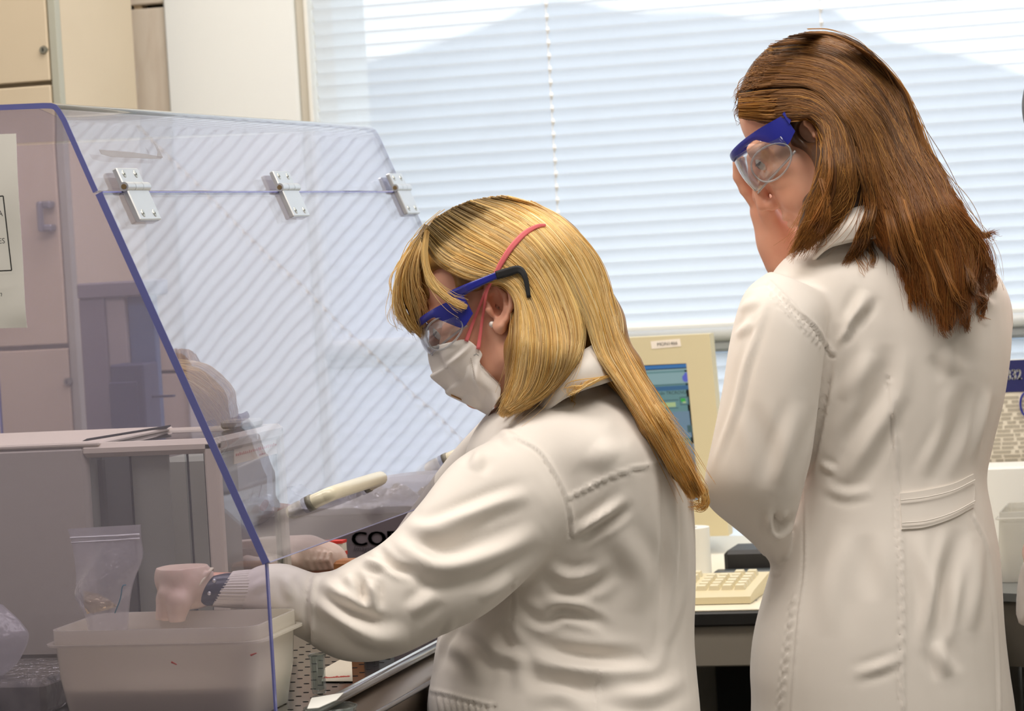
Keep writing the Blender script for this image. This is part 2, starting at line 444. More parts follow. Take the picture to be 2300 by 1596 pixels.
# wooded hill far outside, seen pale through the slats
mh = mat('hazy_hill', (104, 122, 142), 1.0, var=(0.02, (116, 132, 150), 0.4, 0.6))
D = 900.0
ridge = [(-400, 700), (60, 420), (400, 300), (700, 178), (800, 145), (950, 105), (1100, 55), (1225, 2), (1330, 10), (1450, 30), (1600, 26), (1700, 42), (1850, 18), (1930, 60), (2020, 95), (2180, 130), (2300, 165), (2500, 210), (2900, 300), (3600, 460)]
rr = catmull(ridge, 90)
top = np.array([on(a, b, 1, D) for a, b in rr])
hill = []
for k, fr in enumerate(np.linspace(0, 1, 9)):
    row = top.copy(); zb = -60.0
    row[:, 2] = top[:, 2] * (1 - fr) ** 1.2 + zb * (1 - (1 - fr) ** 1.2) + (rng.normal(0, 1.2, len(top)) if 0 < k < 8 else 0)
    row[:, 1] = D - fr * 420
    hill.append(row)
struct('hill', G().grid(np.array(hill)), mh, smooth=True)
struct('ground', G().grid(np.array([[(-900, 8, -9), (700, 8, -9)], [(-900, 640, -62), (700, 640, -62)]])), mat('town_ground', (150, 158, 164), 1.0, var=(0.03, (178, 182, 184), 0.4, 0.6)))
# ------------------------------------------------------------------ steel bench and its clear hood
ZD = 0.945                                             # steel deck
XF = -1.09                                             # front edge of the deck
YN, YF = 2.955, 4.09                                   # hood, near and far end
m_steel = mat('brushed_steel', (206, 203, 200), 0.16, 1.0, var=(3, (192, 190, 188), 0.3, 0.7, (1, 60, 1)))
m_steel2 = mat('satin_steel', (196, 196, 198), 0.28, 1.0)
m_hole = mat('hole_black', (16, 15, 14), 0.9)
m_bench = mat('bench_grey', (120, 116, 110), 0.5)
bn = thing('steel_bench', 'long steel work bench with a perforated deck under the clear hood', 'bench', (-1.5, 3.5, 0))
part('deck', G().box((-1.98, 2.0, ZD - 0.02), (XF, 4.6, ZD), 0.003), m_steel, bn)
part('edge_rail', G().tube([(XF + 0.004, 2.0, ZD - 0.0052), (XF + 0.004, 4.6, ZD - 0.0052)], 0.0052, 14), m_steel2, bn, smooth=True)
part('apron', G().prism([(XF, 2.0, ZD - 0.012), (XF + 0.028, 2.0, ZD - 0.030), (XF + 0.028, 2.0, ZD - 0.2), (XF - 0.02, 2.0, ZD - 0.2), (XF - 0.02, 2.0, ZD - 0.012)], (0, 2.6, 0)), mat('apron_steel', (168, 152, 136), 0.3, 0.9), bn)
part('apron_rail', G().tube([(XF + 0.032, 2.0, ZD - 0.031), (XF + 0.032, 4.6, ZD - 0.031)], 0.0032, 12), m_steel2, bn, smooth=True)
part('lower_panel', G().box((-1.96, 2.0, 0.12), (XF - 0.02, 4.6, ZD - 0.2), 0.004), m_bench, bn)
part('plinth', G().box((-1.94, 2.02, 0), (XF - 0.06, 4.58, 0.12)), m_dark, bn)
g = G()
for i in range(8):
    for j in range(48):
        x = XF - 0.020 - 0.022 * i; y = 2.97 + 0.026 * j + (0.013 if i % 2 else 0)
        if y > 4.1: continue
        th = np.linspace(0, 2 * np.pi, 9)[:-1]
        V = np.stack([x + 0.0036 * np.cos(th), y + 0.0019 * np.sin(th), np.full(8, ZD + 0.0004)], 1)
        V2 = V.copy(); V2[:, 2] -= 0.0003
        g.add(np.vstack([V, V2]), [tuple(range(8))] + [(k, k + 8, (k + 1) % 8 + 8, (k + 1) % 8) for k in range(8)])
part('perforations', g, m_hole, bn, kind='stuff')

m_sheet = sheet_mat('clear_violet_sheet', (247, 247, 253), 0.0, wav=(6.5, 0.07, 0.003, 0), haze=((224, 224, 244), 0.04), strength=2.0)
m_side = sheet_mat('clear_violet_side', (248, 245, 250), 0.0, wav=(5.0, 0.05, 0.003), haze=((216, 212, 228), 0.11), strength=0.9)
m_cut = mat('violet_cut_edge', (112, 116, 184), 0.25, spec=0.6)
m_cut2 = mat('violet_thin_edge', (146, 150, 206), 0.25, spec=0.6)
hood = thing('bench_hood', 'clear violet tinted hood with a hinged sloping front over the balance', 'hood', (-1.5, 3.5, ZD))
T0 = np.array([-1.301, YN, 1.632]); S0 = np.array([-1.263, YN, 1.536]); L0 = np.array([-1.094, YN, 1.121])
TH = 0.0062
ln = np.array([0, YF - YN, 0])
def bent(points, th):
    """outline of a bent sheet: outer line of points, inner line th inside it"""
    p = np.array(points); t = np.gradient(p, axis=0); t /= np.linalg.norm(t, axis=1)[:, None]
    n = np.stack([-t[:, 2], 0 * t[:, 0], t[:, 0]], 1)
    return np.vstack([p, (p - n * th)[::-1]])
# wrap sheet: back, flat top, rounded bend, upper slope
dS = (S0 - T0) / np.linalg.norm(S0 - T0)
K = T0 + (0.0, 0, 0.0045)
arc = [K + (-0.022, 0, 0.0006), K + (-0.019, 0, 0.0005), K + (-0.010, 0, -0.0002), K + (-0.0040, 0, -0.0026), K + (0.0005, 0, -0.0078), T0 + dS * 0.016 + (0.0006, 0, 0.001), T0 + dS * 0.019 + (0.0006, 0, 0.001)]
prof = [(-1.93, YN, 1.652), (-1.6, YN, 1.645)] + arc + [S0 - dS * .002 + (0.0008, 0, 0.001), S0 + (0.0008, 0, 0.001)]
for nm, pr in (('wrap_sheet', prof),):
    o = part(nm, G().prism(bent(pr, TH), ln, 0, 0), [m_sheet, m_cut], hood)
def edge_band(name, pr, y, m, w=0.0005, th=TH):
    q = bent(pr, th); q = q.copy(); q[:, 1] = y
    return part(name, G().prism(q, (0, w, 0)), m, hood)
edge_band('cut_edge', prof, YN - 0.0012, m_cut)
edge_band('cut_edge', prof, YF + 0.0004, m_cut2)
# hinged flap
dF = (L0 - S0) / np.linalg.norm(L0 - S0)
fl = [S0 + dF * 0.0025 + (0.0045, 0, 0.002), L0 + (0.0045, 0, 0.002)]
part('front_flap', G().prism(bent(fl, TH), ln), m_sheet, hood)
edge_band('flap_edge', fl, YN - 0.0012, m_cut, th=0.0085)
edge_band('flap_edge', fl, YF + 0.0004, m_cut2)
nF = np.array([-dF[2], 0, dF[0]])
part('seam_edge', G().prism([fl[0] + nF * 0.0004, fl[0] - nF * TH, fl[0] - nF * TH + dF * 0.0014, fl[0] + nF * 0.0004 + dF * 0.0014], ln), m_cut, hood)
part('lower_edge', G().prism([fl[1] + nF * 0.0003, fl[1] - nF * TH, fl[1] - nF * TH + dF * 0.001, fl[1] + nF * 0.0003 + dF * 0.001], ln), mat('flap_lower_edge', (150, 152, 192), 0.25), hood)
# end panels
for y, nm in ((YN, 'near'), (YF - 0.005, 'far')):
    pl = [(-1.93, y, ZD), (-1.93, y, 1.644)] + [tuple(p - (0.004, 0, TH)) for p in arc[:1]] + [(T0[0] + 0.004, y, T0[2] - 0.016), (S0[0] - 0.003, y, S0[2]), (L0[0] - 0.002, y, L0[2]), (L0[0] - 0.001, y, ZD)]
    pl = [(p[0], y, p[2]) for p in pl]
    part('end_panel', G().prism(pl, (0, 0.005, 0)), m_side, hood)
    part('panel_edge', G().box((L0[0] - 0.001, y - 0.0005, ZD), (L0[0] + 0.001, y + 0.0055, L0[2])), m_cut, hood)
    part('panel_edge', G().box((-1.932, y - 0.0005, ZD), (-1.930, y + 0.0055, 1.644)), m_cut2, hood)
# hinges
m_alu = mat('hinge_aluminium', (206, 208, 210), 0.34, 0.85)
m_screw = mat('screw_steel', (196, 196, 188), 0.25, 0.95)
m_pin = mat('hinge_pin_brass', (150, 128, 92), 0.35, 0.9)
def hinge(yc, w, parent):
    sf = np.stack([dF, Y3, nF]).T                     # local (along the slope down, along Y, out)
    O = S0 + nF * 0.0048; O = np.array([O[0], yc, O[2]])
    def W3(V): return O + np.asarray(V) @ sf.T
    def bx(lo, hi, bev):
        g = G().box(lo, hi, bev); g.v = [tuple(p) for p in W3(np.array(g.v))]; return g
    h = part('hinge', bx((-0.0245, -w / 2, 0), (-0.004, w / 2, 0.0062), 0.0012), m_alu, parent)
    part('lower_leaf', bx((0.003, -w / 2 + 0.002, 0), (0.0405, w / 2 + 0.002, 0.0068), 0.0012), m_alu, h)
    for k in range(3):
        a = -w / 2 - 0.001 + k * (w + 0.006) / 3; b = a + (w + 0.006) / 3 - 0.0008
        part('knuckle', G().tube(W3([(-0.001, a, 0.0055), (-0.001, b, 0.0055)]), 0.0054, 16), m_alu, h)
    part('pin', G().tube(W3([(-0.001, -w / 2 - 0.002, 0.0055), (-0.001, -w / 2, 0.0055)]), 0.0031, 12), m_pin, h)
    for u, off in ((-0.0165, 0.0), (0.0325, 0.002)):
        for v in (-0.27, 0.27):
            zt = 0.0062 if u < 0 else 0.0068
            c = W3([(u, v * w + off, zt)])[0]
            part('screw', G().lathe([(0, 0.0004), (0.0016, 0.0004), (0.0016, 0.0001), (0.0018, 0.0001), (0.0034, 0.0006), (0.0046, 0.0003), (0.0046, -0.001)], c, 14, axis=nF).lathe([(0, 0.0007), (0.0013, 0.0007)], c, 6, axis=nF, mi=1), [m_screw, m_dark], h, smooth=True)
for yy in (3.040, 3.555, 4.052):
    hinge(yy, 0.062, hood)
# two D handles on the flap
m_cr = mat('cream_handle', (222, 214, 190), 0.35, coat=0.3)
for ya, yb in ((3.145, 3.355), (3.70, 3.91)):
    O = L0 + (S0 - L0) * ((1.165 - L0[2]) / (S0[2] - L0[2])) + nF * 0.005
    pa = lambda y, h: np.array([O[0], y, O[2]]) + nF * h
    pts = catmull([pa(ya, 0.0), pa(ya + 0.003, 0.016), pa(ya + 0.018, 0.027), pa((ya + yb) / 2, 0.030), pa(yb - 0.018, 0.027), pa(yb - 0.003, 0.016), pa(yb, 0.0)], 40)
    hd = part('handle', G().tube(pts, 0.0085, 14, up=dF), m_cr, hood, smooth=True)
    for y in (ya, yb):
        part('handle_foot', G().tube([pa(y, -0.001), pa(y, 0.006)], 0.0095, 14), m_cut2 if False else mat('handle_foot', (120, 116, 104), 0.4), hd, smooth=True)
# leftover strip of tape on the upper slope
m_tape = sheet_mat('old_tape', (236, 234, 236), 0.25, haze=((214, 206, 200), 0.35))
def onslope(px, py, off):
    r = RW @ np.array([(px - CX) / F, (py - CY) / F, 1.0]); n0 = nF
    t = ((S0 + nF * (0.0012 + off) - CAM) @ n0) / (r @ n0); return CAM + r * t
tp_ = thing('tape_strip', 'torn strip of clear tape stuck on the upper slope of the hood', 'tape', onslope(280, 348, 0.0004))
for pl in ([(222, 336), (300, 342), (352, 350), (364, 352), (362, 357), (330, 356), (250, 352), (228, 346)], [(345, 320), (352, 326), (364, 350), (366, 354), (352, 354), (354, 340)]):
    part('tape_piece', G().prism([onslope(a, b, 0.0003) for a, b in pl], nF * 0.0002), m_tape, tp_)
# notice sheet taped inside the near panel, curling a little
m_paper = mat('paper_white', (248, 246, 240), 0.75)
m_ink = mat('black_ink', (24, 24, 26), 0.7)
m_red = mat('red_ink', (214, 66, 44), 0.6)
yp = YN - 0.003
px_ = [(38, 300), (44, 420), (52, 560), (60, 690), (63, 735)]
rows = []
for k, (xr, yy) in enumerate(px_):
    pr = on(xr, yy, 1, yp); pl_ = on(-150, yy + 6, 1, yp)
    rows.append([pl_, (pl_ + pr) / 2, pr + (0, -0.0015 * (k % 2) - 0.002, 0)])
nt_ = thing('notice_sheet', 'white printed notice sheet hanging on the near side of the clear hood', 'paper', on(0, 520, 1, yp))
part('sheet', G().slab(sheet(rows, 16, 10), 0.0004), m_paper, nt_)
ypi = yp - 0.0102
def inkline(a, b, w):
    a, b = on(*a, 1, ypi), on(*b, 1, ypi); d = (b - a) / np.linalg.norm(b - a); n = np.cross(d, Y3) * w
    return G().prism([a - n, b - n, b + n, a + n], (0, 0.0002, 0))
g = inkline((-60, 445), (7, 440), 0.0007)
for q in (((7, 440), (26, 607)), ((26, 607), (-60, 611))):
    h = inkline(*q, 0.0007); g.add(h.v, h.f)
part('frame_line', g, m_ink, nt_)
gx, gz = X3 + 0.0 * Z3, Z3
for tx, pos, size, al in (('A', (7, 485), 0.0095, 'RIGHT'), ('ES', (12, 546), 0.0085, 'RIGHT')):
    V, fs = text_geo(tx, size, on(*pos, 1, ypi - 0.0001), X3, Z3, align=al)
    part('lettering', G().add(V, fs), m_ink, nt_)
V, fs = text_geo('m', 0.0085, on(5, 665, 1, ypi - 0.0001), X3, Z3, align='RIGHT', shear=0.2)
part('lettering', G().add(V, fs), m_ink, nt_)

# ------------------------------------------------------------------ analytical balance
m_bal = mat('balance_beige', (222, 212, 194), 0.55, bump=(900, 0.08, 0.0004))
m_bal2 = mat('balance_grey', (180, 174, 162), 0.55)
m_baldk = mat('balance_recess', (118, 114, 108), 0.6)
m_pane = sheet_mat('draft_shield_glass', (238, 242, 242), 0.0)
YB0, YB1 = 3.30, 3.545; XB1 = -1.276; ZT = 1.236; ZB = 0.968
bal = thing('analytical_balance', 'beige analytical balance with glass draft shield standing inside the hood', 'balance', (-1.45, 3.42, ZD))
part('base', G().box((-1.80, YB0 + 0.004, ZD), (XB1 - 0.004, YB1 - 0.004, ZB + 0.004), 0.005), m_bal2, bal)
part('housing', G().box((-1.80, YB0, ZB), (-1.447, YB1, ZT), 0.008), m_bal2, bal)
fr = part('top_frame', G().box((-1.447 - 0.01, YB0, ZT - 0.018), (XB1, YB0 + 0.022, ZT), 0.006).box((-1.457, YB1 - 0.016, ZT - 0.016), (XB1, YB1, ZT), 0.005).box((XB1 - 0.014, YB0 + 0.01, ZT - 0.020), (XB1, YB1 - 0.01, ZT), 0.005).box((-1.80, YB0 + 0.0, ZT - 0.004), (-1.43, YB1, ZT + 0.002), 0.002), m_bal, bal)
part('top_pane', G().box((-1.447, YB0 + 0.02, ZT - 0.006), (XB1 - 0.012, YB1 - 0.014, ZT - 0.003)), m_pane, bal)
part('top_rim', G().prism([(-1.462, YB0 + 0.022, ZT + 0.0), (-1.455, YB0 + 0.022, ZT + 0.003), (-1.425, YB1 - 0.02, ZT + 0.003), (-1.432, YB1 - 0.02, ZT)], (0, 0.0, 0.002)), m_dark, bal)
part('top_grip', G().box((-1.345, YB1 - 0.05, ZT - 0.002), (-1.30, YB1 - 0.01, ZT + 0.009), 0.003), m_bal2, bal)
for xa, xb, ya, yb in ((XB1 - 0.018, XB1, YB0, YB0 + 0.016), (XB1 - 0.014, XB1, YB1 - 0.020, YB1)):
    part('post', G().box((xa, ya, ZB), (xb, yb, ZT - 0.004), 0.003), m_bal, bal)
part('rear_column', G().box((-1.395, YB0 + 0.12, ZB), (-1.330, YB1 - 0.03, ZT - 0.03), 0.006), m_bal, bal)
part('inner_wall', G().box((-1.455, YB0 + 0.03, ZB), (-1.438, YB1 - 0.02, ZT - 0.02), 0.003), m_baldk, bal)
for xa, xb, yy in ((-1.446, -1.392, YB0 + 0.004), (-1.394, -1.318, YB0 + 0.008), (-1.320, XB1 - 0.018, YB0 + 0.004)):
    p = part('side_pane', G().box((xa, yy, ZB + 0.004), (xb, yy + 0.003, ZT - 0.018)), m_pane, bal)
    part('pane_edge', G().box((xb - 0.0012, yy - 0.0005, ZB + 0.004), (xb + 0.0002, yy + 0.0035, ZT - 0.018)), m_dark, p)
part('solid_pane', G().box((-1.394, YB0 + 0.012, ZB + 0.004), (-1.345, YB0 + 0.016, ZT - 0.018)), m_bal, bal)
part('front_pane', G().box((XB1 - 0.008, YB0 + 0.016, ZB + 0.004), (XB1 - 0.005, YB1 - 0.02, ZT - 0.018)), m_pane, bal)
lab = part('paper_label', G().prism([on(525, 1002, 0, XB1 - 0.0045), on(626, 975, 0, XB1 - 0.0045), on(627, 1017, 0, XB1 - 0.0045), on(525, 1042, 0, XB1 - 0.0045)], (0.0005, 0, 0)), mat('label_cream', (238, 226, 204), 0.7), bal, label='cream paper label with red print')
g = G()
for k in range(22):                                    # illegible red print: a line of small strokes
    a = on(531 + k * 4.2, 1022 - k * 1.10, 0, XB1 - 0.0037); h = 0.0016 + 0.0016 * random.random()
    g.box(a + (0, -0.0016, -0.001), a + (0.0002, 0.0016, h))
for k in range(6):
    a = on(583 + k * 2.4, 1021 - k * .5, 0, XB1 - 0.0037)
    g.box(a + (0, -0.001, -0.001), a + (0.0002, 0.001, 0.0014))
part('red_strokes', g, m_red, lab)
part('pan', G().lathe([(0, 0.0), (0.04, 0.0), (0.042, 0.002), (0.042, 0.004), (0, 0.004)], (-1.31, 3.43, ZB + 0.03), 24).tube([(-1.31, 3.43, ZB), (-1.31, 3.43, ZB + 0.03)], 0.008, 10), m_steel2, bal)
g = G()
part('level_knob', G().lathe([(0, 0), (0.011, 0), (0.012, 0.003), (0.011, 0.012), (0, 0.013)], (XB1 - 0.05, YB1 + 0.0, 1.12), 20, axis=(0, 1, 0)), mat('clear_knob', (206, 206, 214), 0.2), bal, smooth=True)

# ------------------------------------------------------------------ things on the deck
m_tub = sheet_mat('milky_plastic', (240, 238, 232), 0.22, haze=((254, 250, 240), 0.84))
tub = thing('plastic_tub', 'large milky plastic tub with a flanged rim standing inside the near hood panel', 'tub', (-1.25, 3.08, ZD))
def rrect(x0, x1, y0, y1, r, z, n=5):
    p = []
    for cx_, cy_, a0 in ((x1 - r, y1 - r, 0), (x0 + r, y1 - r, 90), (x0 + r, y0 + r, 180), (x1 - r, y0 + r, 270)):
        for k in range(n + 1):
            a = math.radians(a0 + 90 * k / n); p.append((cx_ + r * math.cos(a), cy_ + r * math.sin(a), z))
    return np.array(p)
tx0, tx1, ty0, ty1 = -1.364, -1.117, 2.968, 3.120
zr, zf = 1.050, 1.033
rings = [rrect(tx0 + .012, tx1 - .012, ty0 + .008, ty1 - .008, .022, ZD + 0.001), rrect(tx0 + .004, tx1 - .004, ty0 + .003, ty1 - .003, .022, ZD + .05), rrect(tx0 + .002, tx1 - .002, ty0 + .001, ty1 - .001, .022, zf - .004), rrect(tx0, tx1, ty0, ty1, .022, zf), rrect(tx0, tx1, ty0, ty1, .022, zr)]
inn = [rrect(tx0 + .003, tx1 - .003, ty0 + .003, ty1 - .003, .02, zr), rrect(tx0 + .015, tx1 - .015, ty0 + .011, ty1 - .011, .02, ZD + 0.004)]
part('wall', G().loft(rings + inn), m_tub, tub, ang=50)
part('flange', G().loft([rrect(tx0 - .001, tx1 + .001, ty0 - .001, ty1 + .001, .022, zf - .0015), rrect(tx0 - .008, tx1 + .008, ty0 - .005, ty1 + .005, .026, zf - .0012), rrect(tx0 - .008, tx1 + .008, ty0 - .005, ty1 + .005, .026, zf + .0012), rrect(tx0 - .001, tx1 + .001, ty0 - .001, ty1 + .001, .022, zf + .0015)], cap=False), m_tub, tub)
part('liquid', G().loft([rrect(tx0 + .017, tx1 - .017, ty0 + .013, ty1 - .013, .018, ZD + .005), rrect(tx0 + .010, tx1 - .010, ty0 + .008, ty1 - .008, .018, ZD + .036)]), mat('pale_contents', (254, 248, 232), 0.6), tub)
for a, b in (((563, 1471), (576, 1466)), ((385, 1486), (397, 1492))):
    p, q = on(*a, 1, ty0 - 0.0065), on(*b, 1, ty0 - 0.0065)
    part('red_mark', G().tube([p, q], [0.0012, 0.0006], 6), m_red, tub)
# zip bag standing in the tub
m_bag = sheet_mat('thin_bag_film', (244, 244, 246), 0.12, wav=(38, 0.9, 0.012, 3), haze=((236, 234, 236), 0.34), strength=2.2)
def film(name, label, cols, y0, amp, n=(26, 20), seed=1):
    """bag film: front and back skins between left and right pixel outlines"""
    r2 = np.random.default_rng(seed)
    th = thing(name, label, 'bag', on(*cols[-1][0], 1, y0))
    A = []
    for (l, r, blg) in cols:
        l3, r3 = on(*l, 1, y0), on(*r, 1, y0)
        A.append([l3, l3 * .7 + r3 * .3 + (0, -blg, 0), l3 * .35 + r3 * .65 + (0, -blg, 0.0), r3])
    S = sheet(A, *n)
    nz1 = sum(r2.normal(0, amp / (k + 1)) * np.sin((k + 1) * np.linspace(0, 3.1, n[0])[:, None] * r2.uniform(.6, 1.6) + r2.uniform(0, 6) + (k + 1) * np.linspace(0, 3, n[1])[None] * r2.uniform(.4, 2)) for k in range(7))
    S[..., 1] += nz1
    S2 = S.copy(); S2[..., 1] = 2 * y0 - S2[..., 1] + nz1 * 1.4; S2[..., 1] += 0.004
    return th, S, S2
zb, S, S2 = film('zip_bag', 'clear zip bag standing upright in the milky tub', [((152, 1188), (313, 1178), .001), ((160, 1216), (314, 1206), .002), ((170, 1290), (318, 1250), .012), ((168, 1340), (300, 1300), .016), ((190, 1378), (290, 1345), .012), ((200, 1420), (285, 1420), .004)], 3.045, 0.0016)
part('film', G().grid(S).grid(S2, flip=True), m_bag, zb, smooth=True)
part('zip_strip', G().tube(S[4] - (0, .001, 0), 0.0011, 6).tube(S[5] - (0, .001, 0) - (0, 0, .0012), 0.0009, 6), m_cord, zb, smooth=True)
m_foil = mat('bright_foil', (255, 236, 198), 0.18, 0.9, bump=(90, 1.0, 0.01))
fo = sheet([[on(188, 1326, 1, 3.037), on(225, 1335, 1, 3.035), on(262, 1358, 1, 3.037)], [on(190, 1360, 1, 3.037), on(222, 1362, 1, 3.033), on(258, 1362, 1, 3.037)], [on(196, 1378, 1, 3.039), on(215, 1374, 1, 3.035), on(240, 1368, 1, 3.039)]], 8, 8)
part('foil_piece', G().slab(fo, 0.0005), m_foil, zb)
part('teal_thread', G().tube(catmull([on(283, 1313, 1, 3.026), on(275, 1317, 1, 3.024), on(270, 1345, 1, 3.024), on(258, 1376, 1, 3.026)], 14), 0.0007, 6), mat('teal_thread', (30, 120, 140), 0.6), zb, smooth=True)
zb2, S, S2 = film('plastic_bag', 'crumpled milky plastic bag lying beside the tub at the frame edge', [((-60, 1352), (3, 1358), .004), ((-90, 1390), (46, 1400), .02), ((-90, 1430), (62, 1432), .026), ((-80, 1470), (36, 1490), .02), ((-60, 1510), (2, 1518), .006)], 3.06, 0.002, seed=5)
part('film', G().grid(S).grid(S2, flip=True), sheet_mat('milky_bag_film', (240, 240, 242), 0.2, wav=(30, 0.8, 0.01, 3), haze=((228, 226, 230), 0.6)), zb2, smooth=True)
# dark grey wrapped block in the corner, carrying the bag
wb = thing('wrapped_block', 'grey block wrapped in clear film at the corner beside the tub', 'block', (-1.5, 3.12, ZD))
part('block', G().box((-1.62, 3.03, ZD), (-1.40, 3.20, 0.984), 0.006), mat('grey_block', (126, 122, 116), 0.45, var=(30, (96, 94, 92), 0.45, 0.6)), wb)
part('wrap', G().box((-1.623, 3.027, ZD + 0.001), (-1.397, 3.203, 0.987), 0.006), sheet_mat('cling_film', (240, 240, 240), 0.15, wav=(60, 1.0, 0.01, 3)), wb)
part('dark_corner', G().box((-1.50, 3.022, ZD), (-1.455, 3.03, 0.965), 0.002), mat('navy_plastic', (52, 54, 66), 0.5), wb)
# steel beaker with markers
bk = thing('steel_beaker', 'small steel beaker holding markers inside the balance shadow', 'beaker', (-1.362, 3.62, ZD))
c0 = on(455, 1300, 1, 3.62)
part('cup', G().lathe([(0, 0.0), (0.024, 0.0), (0.025, 0.004), (0.025, 0.112), (0.0235, 0.112), (0.0235, 0.006), (0, 0.006)], (c0[0], 3.62, ZD), 28), m_steel2, bk, smooth=False)
mk = thing('marker_pen', 'dark marker pen with a pink cap lying across the beaker', 'pen', (c0[0], 3.62, ZD + .112))
pk = on(474, 1240, 1, 3.60); pt = on(440, 1238, 1, 3.60); pe = on(395, 1243, 1, 3.60)
part('cap', G().tube([pt, pt * .5 + pk * .5, pk], [0.0085, 0.0075, 0.002], 14), mat('pink_cap', (250, 40, 96), 0.35), mk, smooth=True)
part('barrel', G().tube([pe, pt], 0.008, 14), mat('marker_barrel', (52, 54, 62), 0.4), mk, smooth=True)
# boxes at the back of the bench
m_card = mat('mauve_carton', (112, 102, 106), 0.7)
bx_ = thing('lab_carton', 'long mauve grey carton printed with black capitals behind the balance', 'box', (-1.4, 4.0, ZD))
zc = on(700, 1158, 1, 3.95)[2]
part('carton', G().box((-1.80, 3.95, ZD), (-1.09, 4.075, zc), 0.002), m_card, bx_)
part('lid_flap', G().box((-1.80, 3.949, zc - 0.0005), (-1.09, 4.0, zc + 0.0012)), m_card, bx_)
V, fs = text_geo('CORNING', 0.0285, on(788, 1225, 1, 3.9485), X3, Z3, xs=1.22)
V2 = G().add(V, fs)
for dx in (0.0005, 0.001, 0.0015, 0.002, 0.0026): V2.add(V + (dx, 0, 0), fs)
part('lettering', V2, m_ink, bx_)
V, fs = text_geo('Imagine', 0.0115, on(793, 1238, 1, 3.9485), X3, Z3, shear=0.3)
part('lettering', G().add(V, fs), mat('grey_ink', (70, 64, 68), 0.7), bx_)
r2 = np.random.default_rng(3)
ga, gb = np.meshgrid(np.linspace(0, 1, 16), np.linspace(0, 1, 54), indexing='ij')
def crumple(a, b, seed):
    r = np.random.default_rng(seed); z = 0
    for k in range(14):
        f1, f2 = r.uniform(2, 16, 2); z = z + np.abs(np.sin(a * f1 + b * f2 * 3 + r.uniform(0, 6))) / (1 + k * .3)
    return z
cz = crumple(ga, gb, 4); cz = (cz - cz.min()) / (cz.max() - cz.min())
wr = np.stack([-1.62 + 0.55 * gb, 3.955 + 0.11 * ga, zc + 0.004 + (0.012 + 0.030 * np.sin(gb * 3.14) ** .5) * cz * np.sin(ga * 3.1).clip(.2)], -1)
single('film_wrap', G().slab(wr, 0.0005), sheet_mat('crumpled_film', (240, 240, 244), 0.08, wav=(70, 1.0, 0.02, 3), haze=((236, 236, 242), 0.42), strength=2.0), 'crumpled clear plastic film lying on top of the mauve carton', 'plastic film', smooth=True)
sb = thing('filter_box', 'small cream carton with red stripe and red print beside the mauve carton', 'box', (-1.30, 3.75, ZD))
zs = on(700, 1217, 1, 3.77)[2]; xs1 = on(769, 1230, 1, 3.77)[0]
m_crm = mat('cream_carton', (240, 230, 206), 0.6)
part('carton', G().box((xs1 - 0.135, 3.77, ZD), (xs1, 3.79, zs), 0.0012), m_crm, sb)
part('red_edge', G().box((xs1 - 0.135, 3.7695, zs - 0.0032), (xs1 + 0.0003, 3.79, zs + 0.0006)), mat('red_print_edge', (232, 62, 48), 0.5), sb)
zst = on(760, 1243, 1, 3.77)[2]
part('red_stripe', G().box((on(745, 1243, 1, 3.77)[0], 3.7694, zst - 0.0032), (xs1 + 0.0004, 3.79, zst + 0.0022)), m_red, sb)
V, fs = text_geo('Schleicher & Schuell', 0.0125, on(744, 1247, 1, 3.7692), X3, Z3, align='RIGHT')
part('lettering', G().add(V, fs), m_red, sb)
wd = on(774, 1259, 1, 3.58)
single('cork_block', G().box((wd[0] - 0.017, 3.58, ZD), (wd[0] + 0.03, 3.615, wd[2]), 0.004), mat('orange_wood', (206, 140, 82), 0.6, var=(20, (186, 120, 66), .4, .6)), 'orange brown wooden block behind the gloved hand', 'block')
# black rubber foot and a flat patch painting a box's reflection on the deck, small glassware in front
p = on(846, 1470, 2, ZD)
single('rubber_block', G().box((p[0] - 0.012, p[1] - 0.02, ZD), (p[0] + 0.008, p[1] + 0.05, ZD + 0.03), 0.004), m_dark, 'small black rubber block on the perforated deck under the sleeve', 'block')
cd = thing('painted_reflection', 'cream card with red print lying on the perforated deck beside the tub', 'card', on(760, 1510, 2, ZD))
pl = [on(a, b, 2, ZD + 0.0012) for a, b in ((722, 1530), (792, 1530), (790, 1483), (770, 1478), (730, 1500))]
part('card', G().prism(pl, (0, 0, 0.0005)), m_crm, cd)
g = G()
for k in range(12):  # mirrored red lettering drawn in as loose strokes
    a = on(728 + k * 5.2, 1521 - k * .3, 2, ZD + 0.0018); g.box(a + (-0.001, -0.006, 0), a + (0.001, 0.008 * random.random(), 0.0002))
part('red_strokes', g, m_red, cd)
m_gw = sheet_mat('glassware', (240, 246, 246), 0.02, haze=((230, 236, 236), 0.06), strength=1.4)
def beaker(name, label, c, r, h):
    t = thing(name, label, 'glassware', c)
    part('wall', G().lathe([(0, .001), (r * .9, .001), (r, .006), (r, h - .004), (r + .002, h), (r - .0012, h), (r - .0016, .006), (0, .004)], c, 28), m_gw, t, smooth=True)
    part('rim', G().lathe([(r + .002, h), (r + .0026, h + .0008), (r + .002, h + .0016), (r - .0005, h + .0008), (r + .002, h)], c, 28), m_gw, t, smooth=True)
beaker('glass_vial', 'clear glass vial standing beside the tub on the deck', (-1.1105, 3.15, ZD + 0.0005), 0.0085, 0.045)
c = on(742, 1610, 2, ZD)
beaker('petri_dish', 'clear shallow dish standing on the bench front before the deck rail', (XF + 0.004 + 0.03, 3.03, 0.93), 0.028, 0.02)
single('white_spatula', G().prism([on(a, b, 2, ZD + 0.013) for a, b in ((700, 1568), (772, 1556), (756, 1572), (715, 1590), (690, 1592))], (0, 0, 0.0008)), m_white, 'flat white plastic spatula lying over the deck rail', 'spatula')
